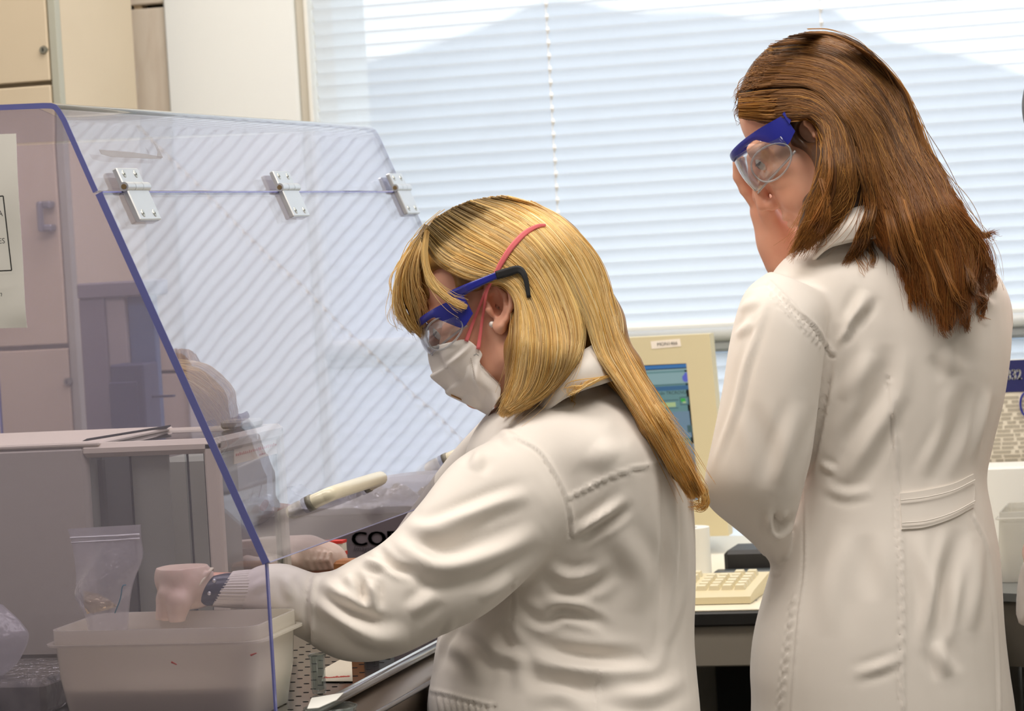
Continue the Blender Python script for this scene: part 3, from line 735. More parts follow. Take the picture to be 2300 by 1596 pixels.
# ------------------------------------------------------------------ computer desk by the window
m_desk = mat('cream_desk_top', (240, 232, 210), 0.35)
m_dblk = mat('black_desk_edge', (26, 26, 24), 0.5)
m_draw = mat('grey_drawer', (148, 142, 130), 0.6)
ye = 4.0225; ZK = 0.915
dk = thing('computer_desk', 'cream topped desk with a black front edge and grey drawer panel', 'desk', (-0.5, 4.4, 0))
part('desk_top', G().box((-1.04, ye, ZK - 0.003), (-0.47, 4.98, ZK), 0.001).box((-1.42, 4.62, ZK - 0.003), (-1.04, 4.98, ZK), 0.001), m_desk, dk)
part('black_edge', G().box((-1.04, ye - 0.004, ZK - 0.024), (-0.47, 4.98, ZK - 0.003), 0.003).box((-1.42, 4.622, ZK - 0.024), (-1.04, 4.98, ZK - 0.003), 0.003), m_dblk, dk)
zd = on(1630, 1496, 1, ye + .01)[2]
part('drawer_panel', G().box((-1.03, ye + 0.008, zd), (-0.48, ye + 0.028, ZK - 0.024), 0.002), m_draw, dk)
for x in (-1.02, -0.50):
    for y in (ye + 0.05, 4.94): part('leg', G().box((x - .02, y - .02, 0), (x + .02, y + .02, ZK - 0.024), .003), m_draw, dk)
part('back_panel', G().box((-1.0, 4.9, 0.1), (-0.52, 4.915, ZK - .03)), m_dblk, dk)
m_kb = mat('keyboard_beige', (216, 204, 168), 0.5)
m_key = mat('key_beige', (224, 214, 182), 0.45)
# keyboard: front edge to the room, its right end at the gap between the coats
k0, k1 = on(1565, 1330, 2, ZK + .012), on(1708, 1316, 2, ZK + .012)
xk = k1[0] + 0.004; yk = 4.072
kb = thing('keyboard', 'beige computer keyboard on the desk in front of the monitor', 'keyboard', (xk - .14, yk + .08, ZK))
def kz(v): return ZK + 0.012 + 0.085 * v
part('case', G().prism([(xk - .285, yk, ZK + .001), (xk - .285, yk, ZK + .011), (xk - .285, yk + .030, ZK + .016), (xk - .285, yk + .165, kz(.165)), (xk - .285, yk + .175, ZK + .02), (xk - .285, yk + .175, ZK + .001)], (.285, 0, 0)), m_kb, kb, smooth=False)
part('case_base', G().box((xk - .283, yk + .002, ZK), (xk - .002, yk + .17, ZK + .0015)), m_dblk, kb)
kp = None
def keyg(w):
    r = lambda a, b, z: np.array([(-a, 0, z), (a, 0, z), (a, 2 * b, z), (-a, 2 * b, z)])
    h = w / 2
    b0 = np.array([(-h, 0, 0), (h, 0, 0), (h, .0175, 0), (-h, .0175, 0)]); b1 = np.array([(-h + .0028, .0020, .0078), (h - .0028, .0020, .0078), (h - .0028, .0142, .0088), (-h + .0028, .0142, .0088)])
    return b0, b1
for row in range(6):
    xs_ = [xk - .022 - .019 * i for i in range(4)] + [xk - .106 - .019 * i for i in range(3)] + [xk - .172 - .019 * i for i in range(5)]
    if row == 5: xs_ = xs_[:0] + [xk - .022 - .019 * i for i in range(2)] + xs_[4:]
    for x in xs_:
        if row == 2 and xk - .15 < x < xk - .10: continue
        y = yk + .034 + .0190 * row + (.004 if row == 5 else 0)
        if kp is None:
            b0, b1 = keyg(.0175); kz0 = np.array([x, y, kz(y - yk) - .001]); kp = part('key', G().loft([b0 + kz0, b1 + kz0 + (0, 0, .0014)]), m_key, kb); kpx = kz0
        else:
            c = kp.copy(); COL.objects.link(c); c.location = Vector(np.array([x, y, kz(y - yk) - .001]) - kpx)
# monitor
m_crt = mat('monitor_beige', (214, 202, 164), 0.5, bump=(600, .05, .0003))
ym = 4.70; xm = on(1583, 752, 1, ym)[0] + 0.004; zt = on(1560, 752, 1, ym)[2]
mn = thing('crt_monitor', 'beige monitor with a lit teal window on its screen', 'monitor', (xm - .2, ym + .2, ZK))
wM, hM = .40, .335
zb_ = zt - hM
bz = .040
lean = 0.058                                            # the screen leans back: right edge runs out to the lower right
def mp_(u, v, o=0.0): return np.array([xm - wM + u + 0.018 * (1 - v / hM), ym + o - 0.02 * (1 - v / hM) + .02, zb_ + v])
outer = [mp_(0, 0), mp_(wM, 0), mp_(wM, hM), mp_(0, hM)]
def bar(a, b): return G()
su0, su1, sv0, sv1 = .040, wM - .044, .060, hM - .047
for (ua, ub, va, vb) in ((0, wM, sv1, hM), (0, wM, 0, sv0), (0, su0, sv0, sv1), (su1, wM, sv0, sv1)):
    part('bezel', G().prism([mp_(ua, va), mp_(ub, va), mp_(ub, vb), mp_(ua, vb)], (0, .035, 0)), m_crt, mn)
part('housing', G().loft([np.array([mp_(.004, .004, .03), mp_(wM - .004, .004, .03), mp_(wM - .004, hM - .004, .03), mp_(.004, hM - .004, .03)]), np.array([mp_(.03, .03, .16), mp_(wM - .03, .03, .16), mp_(wM - .03, hM - .02, .16), mp_(.03, hM - .02, .16)]), np.array([mp_(.09, .06, .24), mp_(wM - .09, .06, .24), mp_(wM - .09, hM - .08, .24), mp_(.09, hM - .08, .24)])]), m_crt, mn)
part('stand', G().lathe([(.0, 0), (.12, 0), (.12, .012), (.06, .02), (.05, zb_ - ZK + .01), (0, zb_ - ZK + .01)], (xm - wM / 2, ym + .14, ZK), 28), m_crt, mn)
part('screen_surround', G().prism([mp_(su0, sv0, .012), mp_(su1, sv0, .012), mp_(su1, sv1, .012), mp_(su0, sv1, .012)], (0, .004, 0)), mat('screen_black', (22, 24, 24), .4), mn)
def emat(n, c, e=.75): return mat(n, (20, 22, 24), .3, emit=(c, e))
m_s1 = emat('screen_teal', (104, 142, 142)); m_s2 = emat('screen_blue', (66, 120, 176)); m_s3 = emat('screen_light', (140, 170, 172)); m_s4 = emat('screen_dark', (70, 98, 100)); m_s5 = emat('screen_green', (60, 168, 74)); m_s6 = emat('screen_yellow', (176, 196, 140)); m_s7 = emat('screen_violet', (96, 104, 196)); m_s8 = emat('screen_steel', (62, 104, 140)); m_s9 = emat('screen_field', (112, 138, 156))
scr = part('screen', G().prism([mp_(su0 + .006, sv0 + .006, .0095), mp_(su1 - .007, sv0 + .006, .0095), mp_(su1 - .007, sv1 - .012, .0095), mp_(su0 + .006, sv1 - .012, .0095)], (0, .002, 0)), m_s1, mn)
def px2uv(px, py):
    p = on(px, py, 1, ym + .008); return p[0] - (xm - wM) - 0.018 * (1 - (p[2] - zb_) / hM), p[2] - zb_
def patch(nm, poly, m, lay):
    q = [mp_(*px2uv(*p), .0095 - .0006 * lay) for p in poly]; part(nm, G().prism(q[::-1], (0, .0004, 0)), m, scr)
def band(nm, y0l, y1l, x0, x1, m, lay, slope=-.055):
    patch(nm, [(x0, y0l + slope * (x0 - 1500)), (x1, y0l + slope * (x1 - 1500)), (x1 + (y1l - y0l) * .13, y1l + slope * (x1 - 1500)), (x0 + (y1l - y0l) * .13, y1l + slope * (x0 - 1500))], m, lay)
band('title_bar', 820, 828, 1150, 1543, m_s2, 1); band('tool_bar', 830, 834, 1150, 1543, m_s3, 1); band('tool_bar', 838, 863, 1150, 1545, m_s3, 1); band('rule_line', 864, 865.5, 1150, 1548, m_s4, 2)
band('title_bar', 868, 878, 1150, 1550, m_s8, 1); band('input_field', 905, 915, 1290, 1513, m_s6, 1); band('dark_line', 899, 901, 1290, 1520, m_s4, 1); band('dark_line', 917, 918.5, 1290, 1520, m_s4, 2)
band('icon_button', 894, 912, 1522, 1543, m_s4, 1); band('icon_button', 896, 910, 1524, 1540, m_s1, 2); band('icon', 897, 905, 1525, 1535, m_s5, 3); band('icon', 904, 908, 1530, 1537, m_s6, 4)
band('list_box', 926, 985, 1260, 1544, m_s9, 1); band('list_box', 1000, 1130, 1260, 1556, m_s9, 1); band('dark_line', 988, 990, 1260, 1550, m_s4, 1); band('icon_button', 958, 974, 1540, 1556, m_s4, 2)
th = np.linspace(0, 2 * np.pi, 20)[:-1]
patch('logo', [(1536 + 8 * math.cos(a) * (1 if math.sin(a) > -.2 else .6), 848 + 11 * math.sin(a)) for a in -th], m_s7, 3)
V, fs = text_geo('Modo TRCROVLB', .0075, mp_(*px2uv(1466, 888), .0076), X3 + .0 * Z3, Z3); part('lettering', G().add(V, fs), mat('screen_ink', (20, 34, 36), .6), scr)
lb = part('asset_label', G().prism([mp_(*px2uv(*p), -.0006) for p in ((1461, 784), (1527, 778), (1524, 761), (1458, 767))], (0, .0004, 0)), mat('label_white', (244, 234, 220), .7), mn, label='white asset label')
V, fs = text_geo('MON1466', .0080, mp_(*px2uv(1473, 777.5), -.0010), X3 * 1 + Z3 * .03, Z3); part('lettering', G().add(V, fs), m_ink, lb)
# paper roll and dark speaker base between monitor and keyboard
pr_ = on(1575, 1232, 1, 4.34)
rl = thing('paper_roll', 'white paper roll standing on the desk before the monitor', 'paper roll', (pr_[0] - .014, 4.34, ZK))
part('roll', G().lathe([(.012, 0), (.030, 0), (.030, on(1575, 1183, 1, 4.34)[2] - ZK), (.012, on(1575, 1183, 1, 4.34)[2] - ZK), (.012, 0)], (pr_[0] - .016, 4.34, ZK), 28), m_white, rl)
db = thing('black_dock', 'black plastic cradle behind the keyboard', 'device', (pr_[0] + .045, 4.42, ZK))
part('cradle', G().box((pr_[0] + .022, 4.40, ZK), (pr_[0] + .16, 4.50, ZK + .040), .006), m_dark, db)
part('shelf', G().box((pr_[0] + .010, 4.37, ZK), (pr_[0] + .16, 4.40, ZK + .012), .003), mat('slate_plastic', (72, 78, 80), .4), db)
ds = [on(a, b, 2, ZK + .0006) for a, b in ((1592, 1356), (1700, 1348), (1712, 1330), (1650, 1336))]
single('plastic_sleeve', G().prism(ds, (0, 0, .0006)), sheet_mat('document_sleeve', (246, 246, 250), .12, wav=(40, .6, .01), haze=((244, 244, 250), .5), strength=2), 'thin clear plastic sleeve lying on the cream desk edge', 'plastic sleeve')
# ------------------------------------------------------------------ right-hand side
cx0 = on(2243, 1335, 2, .905)
ct = thing('side_counter', 'dark grey counter block at the frame edge under the white jug', 'counter', (-.2, 4.5, 0))
part('top', G().prism([(-.449, 4.20, .895), (-.30, 4.12, .895), (.6, 4.12, .895), (.6, 4.98, .895), (-.449, 4.98, .895)], (0, 0, .012)), mat('counter_top_grey', (110, 112, 110), .35), ct)
part('body', G().prism([(-.445, 4.205, .80), (-.296, 4.128, .80), (.59, 4.128, .80), (.59, 4.97, .80), (-.445, 4.97, .80)], (0, 0, .095)), mat('counter_grey', (104, 98, 88), .6), ct)
part('plinth', G().box((-.36, 4.2, 0), (.58, 4.95, .80)), m_dark, ct)
ps = thing('poster_board', 'info board with navy heading band and fine print behind the brown-haired woman', 'poster', (-.43, 4.74, .907))
zp0, zp1, zp2 = on(2280, 808, 1, 4.72)[2], on(2280, 880, 1, 4.72)[2], on(2230, 1048, 1, 4.72)[2]
part('board', G().box((-.56, 4.72, .907), (-.20, 4.74, zp0), .001), mat('poster_paper', (226, 218, 200), .7), ps)
part('heading_band', G().box((-.56, 4.719, zp1), (-.20, 4.721, zp0)), mat('poster_navy', (28, 32, 92), .5), ps)
V, fs = text_geo('0332', .0235, on(2249, 853, 1, 4.7185), X3, Z3, xs=.70); g = G().add(V, fs).add(V + (.0006, 0, 0), fs); part('lettering', g, m_white, ps)
r3 = np.random.default_rng(9); m_fine = mat('fine_print', (176, 168, 152), .8)
for k in range(16):
    z_ = zp1 - .008 - (zp1 - zp2 - .012) * k / 16; g = G()
    x_ = -.555
    while x_ < -.24:
        w_ = r3.uniform(.006, .03); g.box((x_, 4.7192, z_ - .0022), (x_ + w_, 4.7199, z_ + .0016)); x_ += w_ + r3.uniform(.002, .008)
    part('fine_print', g, m_fine, ps, kind='stuff')
cq = on(2306, 908, 1, 4.715); th = np.linspace(0, 2 * np.pi, 36)
part('ring_emblem', G().tube([cq + X3 * .010 * math.cos(a) + Z3 * .019 * math.sin(a) for a in th], .0018, 8, cap=False, up=(0, 1, 0)), mat('emblem_blue', (36, 44, 140), .4), ps, smooth=True)
m_jug = sheet_mat('jug_plastic', (246, 244, 240), .2, haze=((244, 242, 236), .62))
j0 = on(2262, 1240, 1, 4.30)
jg = thing('measuring_jug', 'translucent white square jug standing on the grey counter', 'jug', (j0[0] + .05, 4.36, .907))
xa, xb_, ya, yb_ = on(2248, 1300, 1, 4.30)[0], on(2248, 1300, 1, 4.30)[0] + .14, 4.30, 4.44
zj1 = on(2252, 1150, 1, 4.30)[2]
part('wall', G().loft([rrect(xa - .006, xb_, ya, yb_, .02, .908), rrect(xa - .006, xb_, ya, yb_, .02, .925), rrect(xa + .002, xb_ + .004, ya, yb_, .006, zj1), rrect(xa + .0045, xb_ + .0015, ya + .0025, yb_ - .0025, .005, zj1), rrect(xa - .003, xb_ - .003, ya + .003, yb_ - .003, .016, .926), rrect(xa, xb_ - .004, ya + .004, yb_ - .004, .016, .912)]), m_jug, jg, ang=50)
part('rim', G().loft([rrect(xa + .001, xb_ + .005, ya - .001, yb_ + .001, .006, zj1 - .012), rrect(xa - .004, xb_ + .009, ya - .005, yb_ + .005, .008, zj1 - .011), rrect(xa - .004, xb_ + .009, ya - .005, yb_ + .005, .008, zj1 - .009), rrect(xa + .001, xb_ + .005, ya - .001, yb_ + .001, .006, zj1 - .008)], cap=False), m_jug, jg)
part('sheet_stack', G().box((-.56, 4.60, .907), (-.24, 4.70, on(2230, 1050, 1, 4.6)[2]), .003), mat('white_carton', (238, 238, 234), .6), thing('white_carton', 'plain white carton standing behind the jug below the info board', 'box', (-.4, 4.65, .907)))
# grey equipment standing behind the hood
m_eqg = mat('equipment_grey', (132, 128, 134), .5); m_eqb = mat('equipment_blue', (82, 110, 148), .5); m_eqd = mat('equipment_navy', (46, 56, 88), .5); m_eql = mat('equipment_light', (178, 172, 166), .5)
yq = 4.42
q = lambda a, b: on(a, b, 1, yq)
eq = thing('equipment_stand', 'grey steel stand with a blue panel behind the far end of the hood', 'equipment', (q(260, 900)[0], yq, ZD))
part('beam', G().box((q(171, 640)[0], yq, q(260, 668)[2]), (q(352, 640)[0], yq + .05, q(260, 632)[2]), .003), m_eqg, eq)
part('upright', G().box((q(181, 800)[0], yq + .005, ZD + .0005), (q(238, 800)[0], yq + .05, q(260, 668)[2]), .002), m_eqg, eq)
part('light_upright', G().box((q(238, 800)[0], yq + .01, ZD + .0005), (q(282, 800)[0], yq + .045, q(260, 668)[2]), .002), m_eql, eq)
part('blue_panel', G().box((q(282, 800)[0], yq + .02, ZD + .0005), (q(341, 800)[0], yq + .04, q(260, 668)[2]), .002), m_eqb, eq)
cbx = thing('navy_box', 'navy blue equipment box with side bracket in front of the grey stand', 'box', (q(326, 950)[0], yq - .06, ZD))
part('box', G().box((q(288, 900)[0], yq - .07, ZD), (q(363, 900)[0], yq - .005, q(326, 812)[2]), .003), m_eqd, cbx)
part('front_plate', G().box((q(288, 900)[0] - .002, yq - .074, q(326, 990)[2]), (q(350, 900)[0], yq - .07, q(326, 850)[2]), .002), m_eqd, cbx)
part('bracket', G().box((q(363, 900)[0], yq - .04, q(400, 888)[2]), (q(410, 900)[0], yq - .03, q(400, 883)[2])), m_eqd, cbx)
# ------------------------------------------------------------------ people: tools
class Sdf:
    """solid built from blended round cones and ellipsoids on a voxel grid, meshed as one surface"""
    def __init__(s, lo, hi, h):
        s.lo = np.floor(np.array(lo) / h) * h; s.h = h
        n = np.ceil((np.array(hi) - s.lo) / h).astype(int) + 1
        s.a = np.full(n, 0.2, np.float32)
    def _win(s, lo, hi, m):
        i0 = np.maximum(np.floor((lo - m - s.lo) / s.h).astype(int), 0); i1 = np.minimum(np.ceil((hi + m - s.lo) / s.h).astype(int) + 1, s.a.shape)
        if (i1 <= i0).any(): return None, None
        ax = [s.lo[k] + s.h * np.arange(i0[k], i1[k], dtype=np.float32) for k in range(3)]
        return tuple(slice(i0[k], i1[k]) for k in range(3)), (ax[0][:, None, None], ax[1][None, :, None], ax[2][None, None, :])
    def _op(s, sl, d, k, sub):
        a = s.a[sl]
        if sub: a = -a
        if k > 0:
            h = np.clip(0.5 + 0.5 * (d - a) / k, 0, 1); r = d + (a - d) * h - k * h * (1 - h)
        else: r = np.minimum(a, d)
        s.a[sl] = -r if sub else r
    def cone(s, a, b, ra, rb, k=0.01, sub=False):
        a = np.array(a, float); b = np.array(b, float); r = max(ra, rb)
        sl, (X, Y, Z) = s._win(np.minimum(a, b) - r, np.maximum(a, b) + r, k + 0.02)
        if sl is None: return s
        ab = b - a; L2 = max(ab @ ab, 1e-12)
        dx, dy, dz = X - a[0], Y - a[1], Z - a[2]
        t = np.clip((dx * ab[0] + dy * ab[1] + dz * ab[2]) / L2, 0, 1)
        d = np.sqrt((dx - t * ab[0]) ** 2 + (dy - t * ab[1]) ** 2 + (dz - t * ab[2]) ** 2) - (ra + t * (rb - ra))
        s._op(sl, d, k, sub); return s
    def chain(s, pts, rad, k=0.008, sub=False):
        for i in range(len(pts) - 1): s.cone(pts[i], pts[i + 1], rad[i], rad[i + 1], k, sub)
        return s
    def ell(s, c, r, R=None, k=0.01, sub=False):
        c = np.array(c, float); r = np.array(r, float); m = r.max()
        sl, (X, Y, Z) = s._win(c - m, c + m, k + 0.02)
        if sl is None: return s
        D = [X - c[0], Y - c[1], Z - c[2]]
        if R is not None: D = [D[0] * R[j][0] + D[1] * R[j][1] + D[2] * R[j][2] for j in range(3)]
        k0 = np.sqrt(sum((D[j] / r[j]) ** 2 for j in range(3))); k1 = np.sqrt(sum((D[j] / r[j] ** 2) ** 2 for j in range(3)))
        s._op(sl, (k0 * (k0 - 1) / np.maximum(k1, 1e-6)).astype(np.float32), k, sub); return s
    def solid(s, g, k=0.012, sub=False):
        """blend in a closed mesh (quads or triangles)"""
        V = np.array(g.v, np.float64); tri = []; quad = []
        for f in g.f:
            if len(f) == 4: quad.append(f)
            elif len(f) == 3: tri.append(f)
            else: tri += [(f[0], f[i], f[i + 1]) for i in range(1, len(f) - 1)]
        hw = max(4.0, (k + 0.004) / s.h)
        L = vdb.FloatGrid.createLevelSetFromPolygons((V / s.h).astype(np.float32), triangles=np.array(tri, np.uint32).reshape(-1, 3), quads=np.array(quad, np.uint32).reshape(-1, 4), transform=vdb.createLinearTransform(1.0), halfWidth=hw)
        d = np.zeros(s.a.shape, np.float32)
        L.copyToArray(d, ijk=tuple(int(round(x)) for x in s.lo / s.h))
        s._op((slice(None),) * 3, d * s.h, k, sub); return s
    def mesh(s, blur=0):
        a = s.a
        for _ in range(blur):
            for ax in range(3): a = (np.roll(a, 1, ax) + 2 * a + np.roll(a, -1, ax)) / 4
        g = vdb.FloatGrid(0.2); g.copyFromArray(a)
        pts, quads = g.convertToQuads(isovalue=0.0)
        V = pts * s.h + s.lo
        o = G(); o.v = V.astype(float); o.f = quads.tolist(); o.m = []
        return o
def normals(V, Fq):
    Fq = np.asarray(Fq); n = np.cross(V[Fq[:, 2]] - V[Fq[:, 0]], V[Fq[:, 3]] - V[Fq[:, 1]])
    N = np.zeros_like(V)
    for k in range(4): np.add.at(N, Fq[:, k], n)
    return N / (np.linalg.norm(N, axis=1)[:, None] + 1e-12)
def seg_dist(p, pts):
    """distance of pixels p to a polyline and the position 0..1 along it"""
    pts = np.asarray(pts, float); sl = np.linalg.norm(np.diff(pts, axis=0), axis=1); cum = np.concatenate([[0], np.cumsum(sl)])
    best = np.full(len(p), 1e9); tt = np.zeros(len(p)); side = np.zeros(len(p))
    for i in range(len(pts) - 1):
        a, b = pts[i], pts[i + 1]; ab = b - a
        t = np.clip(((p - a) @ ab) / (ab @ ab + 1e-9), 0, 1); q = p - a - t[:, None] * ab; d = np.hypot(q[:, 0], q[:, 1])
        m = d < best; best[m] = d[m]; tt[m] = (cum[i] + t[m] * sl[i]) / cum[-1]; side[m] = np.sign(ab[0] * q[m, 1] - ab[1] * q[m, 0])
    return best, tt, side
def drape_folds(g, folds, seams, smooth=0):
    """raise folds and seams on the side of the cloth towards the room; widths in photo pixels, heights in mm"""
    V = np.array(g.v); N = normals(V, g.f); q = proj(V)
    vd = V - CAM; vd /= np.linalg.norm(vd, axis=1)[:, None]
    face = np.clip(-(N * vd).sum(1) * 2.5, 0, 1)
    D = np.zeros(len(V))
    for f in folds:
        pts, w, amp = f[0], f[1], f[2]; soft = f[3] if len(f) > 3 else 1.0
        pts = catmull(np.array(pts, float), 4 * len(pts)) if len(pts) > 2 else np.array(pts, float)
        lo, hi = pts.min(0) - 3.2 * w, pts.max(0) + 3.2 * w
        ix = np.where((q[:, 0] > lo[0]) & (q[:, 0] < hi[0]) & (q[:, 1] > lo[1]) & (q[:, 1] < hi[1]) & (face > 0))[0]
        if not len(ix): continue
        d, t, sd = seg_dist(q[ix, :2], pts)
        prof = np.exp(-(d / w) ** 2) - 0.45 * np.exp(-((d - 1.7 * w) / (0.8 * w)) ** 2)
        D[ix] += amp * prof * np.sin(np.pi * np.clip(t * 0.96 + 0.02, 0, 1)) ** (1.05 * soft)
    for pts, w, amp in seams:
        pts = catmull(np.array(pts, float), 5 * len(pts)) if len(pts) > 2 else np.array(pts, float)
        lo, hi = pts.min(0) - 4 * w, pts.max(0) + 4 * w
        ix = np.where((q[:, 0] > lo[0]) & (q[:, 0] < hi[0]) & (q[:, 1] > lo[1]) & (q[:, 1] < hi[1]) & (face > 0))[0]
        if not len(ix): continue
        d, t, sd = seg_dist(q[ix, :2], pts)
        D[ix] += amp * (np.exp(-(d / w) ** 2) - 0.9 * np.exp(-((d - 1.6 * w) / (0.7 * w)) ** 2) * (sd > 0))
    g.v = V + N * (D * face * 0.001)[:, None]
    return g
def bvh_of(*gs):
    V = []; Fc = []
    for g in gs:
        o = len(V); V += [tuple(p) for p in g.v]; Fc += [tuple(i + o for i in f) for f in g.f]
    return BVHTree.FromPolygons(V, Fc)
def hit(bvh, px, py, default=None, far=False):
    r = RW @ np.array([(px - CX) / F, (py - CY) / F, 1.0])
    if far:
        o = CAM + r * 6.0; h = bvh.ray_cast(Vector(o), Vector(-r))
    else: h = bvh.ray_cast(Vector(CAM), Vector(r))
    if h[0] is None: return default
    return ((np.array(h[0]) - CAM) @ RW)[2]
def on_cloth(bvh, rows, off, nu, nv, default=3.6):
    """surface net given by photo pixels, laid on what the bvh holds, off metres towards the room"""
    A = sheet([[(*p[:2], 0) for p in r] for r in rows], nu, nv)[..., :2]
    d = np.array([[hit(bvh, *A[i, j], default=np.nan) for j in range(nv)] for i in range(nu)], float)
    m = np.nanmean(d) if np.isfinite(d).any() else default
    d[~np.isfinite(d)] = m
    for _ in range(3):
        dp = np.pad(d, 1, mode='edge'); d = np.minimum(d, (dp[:-2, 1:-1] + dp[2:, 1:-1] + dp[1:-1, :-2] + dp[1:-1, 2:]) / 4)
    return np.array([[P(*A[i, j], d[i, j] - off) for j in range(nv)] for i in range(nu)])
def ring(px, py, d, ru, rd, ang=0.0, n=40, p=2.3):
    """cross-section of a limb: centre pixel and depth, ru pixels along direction ang in the picture plane, rd metres in depth"""
    c = P(px, py, d); a = math.radians(ang)
    u = RIGHT * math.cos(a) + DOWN * math.sin(a)
    th = np.arange(n) * 2 * np.pi / n; ct, st = np.cos(th), np.sin(th)
    ct = np.sign(ct) * np.abs(ct) ** (2 / p); st = np.sign(st) * np.abs(st) ** (2 / p)
    return c + (ru * d / F) * ct[:, None] * u + rd * st[:, None] * FWD
def limb(secs, n=40, m=5):
    """closed limb through sections (px, py, depth, half width px, half depth m, angle)"""
    S = catmull(np.array(secs, float), m * (len(secs) - 1) + 1)
    return G().loft([ring(*s, n=n) for s in S])
def frame(pitch, away, tilt=0.0):
    """head axes forward, left, up for a person facing the picture's left"""
    p, a, r = map(math.radians, (pitch, away, tilt))
    fh = RIGHT * -math.cos(a) + FWD * math.sin(a); lh = RIGHT * -math.sin(a) - FWD * math.cos(a)
    f = fh * math.cos(p) + DOWN * math.sin(p); u = np.cross(f, lh)
    l = lh * math.cos(r) + u * math.sin(r); u = np.cross(f, l)
    return f, l, u
class Head:
    def __init__(s, ear_px, d_ear, pitch, away, sc=1.0, tilt=0.0, low=1.0, front=0.090):
        s.low = low; s.front = front
        s.f, s.l, s.u = frame(pitch, away, tilt); s.sc = sc
        s.o = P(*ear_px, d_ear) - s.l * 0.072 * sc
        s.R = [s.f, s.l, s.u]
    def L(s, x, y, z):
        if z < 0 and x > 0.03: z *= 1 + (s.low - 1) * min(1, (x - 0.03) / 0.02)
        return s.o + s.sc * (s.f * x + s.l * y + s.u * z)
    def build(s, S):
        L, R, c = s.L, s.R, s.sc
        E = lambda p, r, k=0.012, sub=False: S.ell(L(*p), np.array(r) * c, R, k, sub)
        E((s.front - 0.092, 0, 0.045), (0.090, 0.073, 0.079))
        E((0.045, 0, -0.03), (0.047, 0.055, 0.066), 0.02)
        for sg in (1, -1):
            S.chain([L(0.008, 0.053 * sg, -0.02), L(0.012, 0.051 * sg, -0.060), L(0.05, 0.034 * sg, -0.087), L(0.078, 0.008 * sg, -0.097)], np.array([.016, .015, .014, .015]) * c, 0.018)
            E((0.060, 0.043 * sg, -0.012), (0.024, 0.020, 0.020), 0.022)      # cheekbone
            E((0.058, 0.036 * sg, -0.045), (0.028, 0.020, 0.026), 0.022)      # cheek
            E((0.086, 0.032 * sg, 0.011), (0.014, 0.017, 0.012), 0.012, True)  # eye socket
            E((0.074, 0.031 * sg, 0.010), (0.0122, 0.0128, 0.0122), 0.003)    # closed-over eye ball
            S.chain([L(0.083, 0.018 * sg, 0.027), L(0.080, 0.034 * sg, 0.030), L(0.068, 0.050 * sg, 0.025)], np.array([.006, .006, .005]) * c, 0.010)
            S.ell(L(0.097, 0.011 * sg, -0.036), np.array((.010, .008, .008)) * c, R, 0.005)
            S.ell(L(0.100, 0.0065 * sg, -0.0435), np.array((.006, .0035, .004)) * c, R, 0.003, True)
        S.chain([L(0.086, 0, 0.024), L(0.095, 0, 0.004), L(0.108, 0, -0.030)], np.array([.008, .0075, .0095]) * c, 0.008)
        E((0.083, 0, -0.058), (0.013, 0.024, 0.016), 0.012)
        E((0.0925, 0, -0.0565), (0.0065, 0.021, 0.0050), 0.004)
        E((0.0915, 0, -0.0665), (0.0068, 0.018, 0.0055), 0.004)
        E((0.0985, 0, -0.0612), (0.006, 0.024, 0.0014), 0.002, True)
        E((0.080, 0, -0.098), (0.014, 0.017, 0.013), 0.012)                    # chin
        S.chain([L(-0.012, 0, -0.03), L(-0.035, 0, -0.10)], np.array([.050, .048]) * c, 0.03)
        return s
    def ear(s, S, ang=0.0):
        """outer ear on the left side: helix, antihelix, bowl, tragus and lobe; ang turns it in its own plane"""
        a = math.radians(ang); c = s.sc
        def E(x, y, z):
            x, z = x * math.cos(a) - z * math.sin(a), x * math.sin(a) + z * math.cos(a)
            return s.L(x - 0.006, 0.071 + y, z)
        S.ell(E(-0.005, 0.002, 0.002), np.array((.017, .007, .029)) * c, s.R, 0.004)
        hx = [E(0.010, .004, .004), E(0.013, .007, .016), E(0.008, .010, .028), E(-0.004, .011, .033), E(-0.016, .013, .027), E(-0.022, .014, .012), E(-0.020, .013, -.004), E(-0.013, .011, -.018), E(-0.006, .009, -.026)]
        S.chain(hx, np.array([.0026, .003, .0032, .0034, .0036, .0036, .0034, .0034, .004]) * c, 0.003)
        S.ell(E(-0.003, 0.006, 0.000), np.array((.0105, .009, .017)) * c, s.R, 0.003, True)
        S.ell(E(-0.006, 0.009, 0.020), np.array((.009, .006, .007)) * c, s.R, 0.003, True)
        S.chain([E(-0.004, .006, .024), E(-0.013, .008, .012), E(-0.0125, .008, -.006), E(-0.005, .007, -.016)], np.array([.0026, .0032, .0032, .003]) * c, 0.003)
        S.chain([E(0.010, .004, .004), E(0.009, .007, -.004), E(0.006, .006, -.011)], np.array([.003, .0042, .003]) * c, 0.003)
        S.ell(E(-0.002, 0.005, -0.0255), np.array((.0095, .0048, .0105)) * c, s.R, 0.004)
        return E
def hand(S, fr, knuckles, fingers, k=0.004):
    """fr: wrist and palm chain [(point, radius)...]; fingers: list of joint chains"""
    for (p, r), (q, t) in zip(fr[:-1], fr[1:]): S.cone(p, q, r, t, 0.012)
    for a, b, r in knuckles: S.cone(a, b, r, r, 0.010)
    for pts, rad in fingers: S.chain(pts, rad, k)

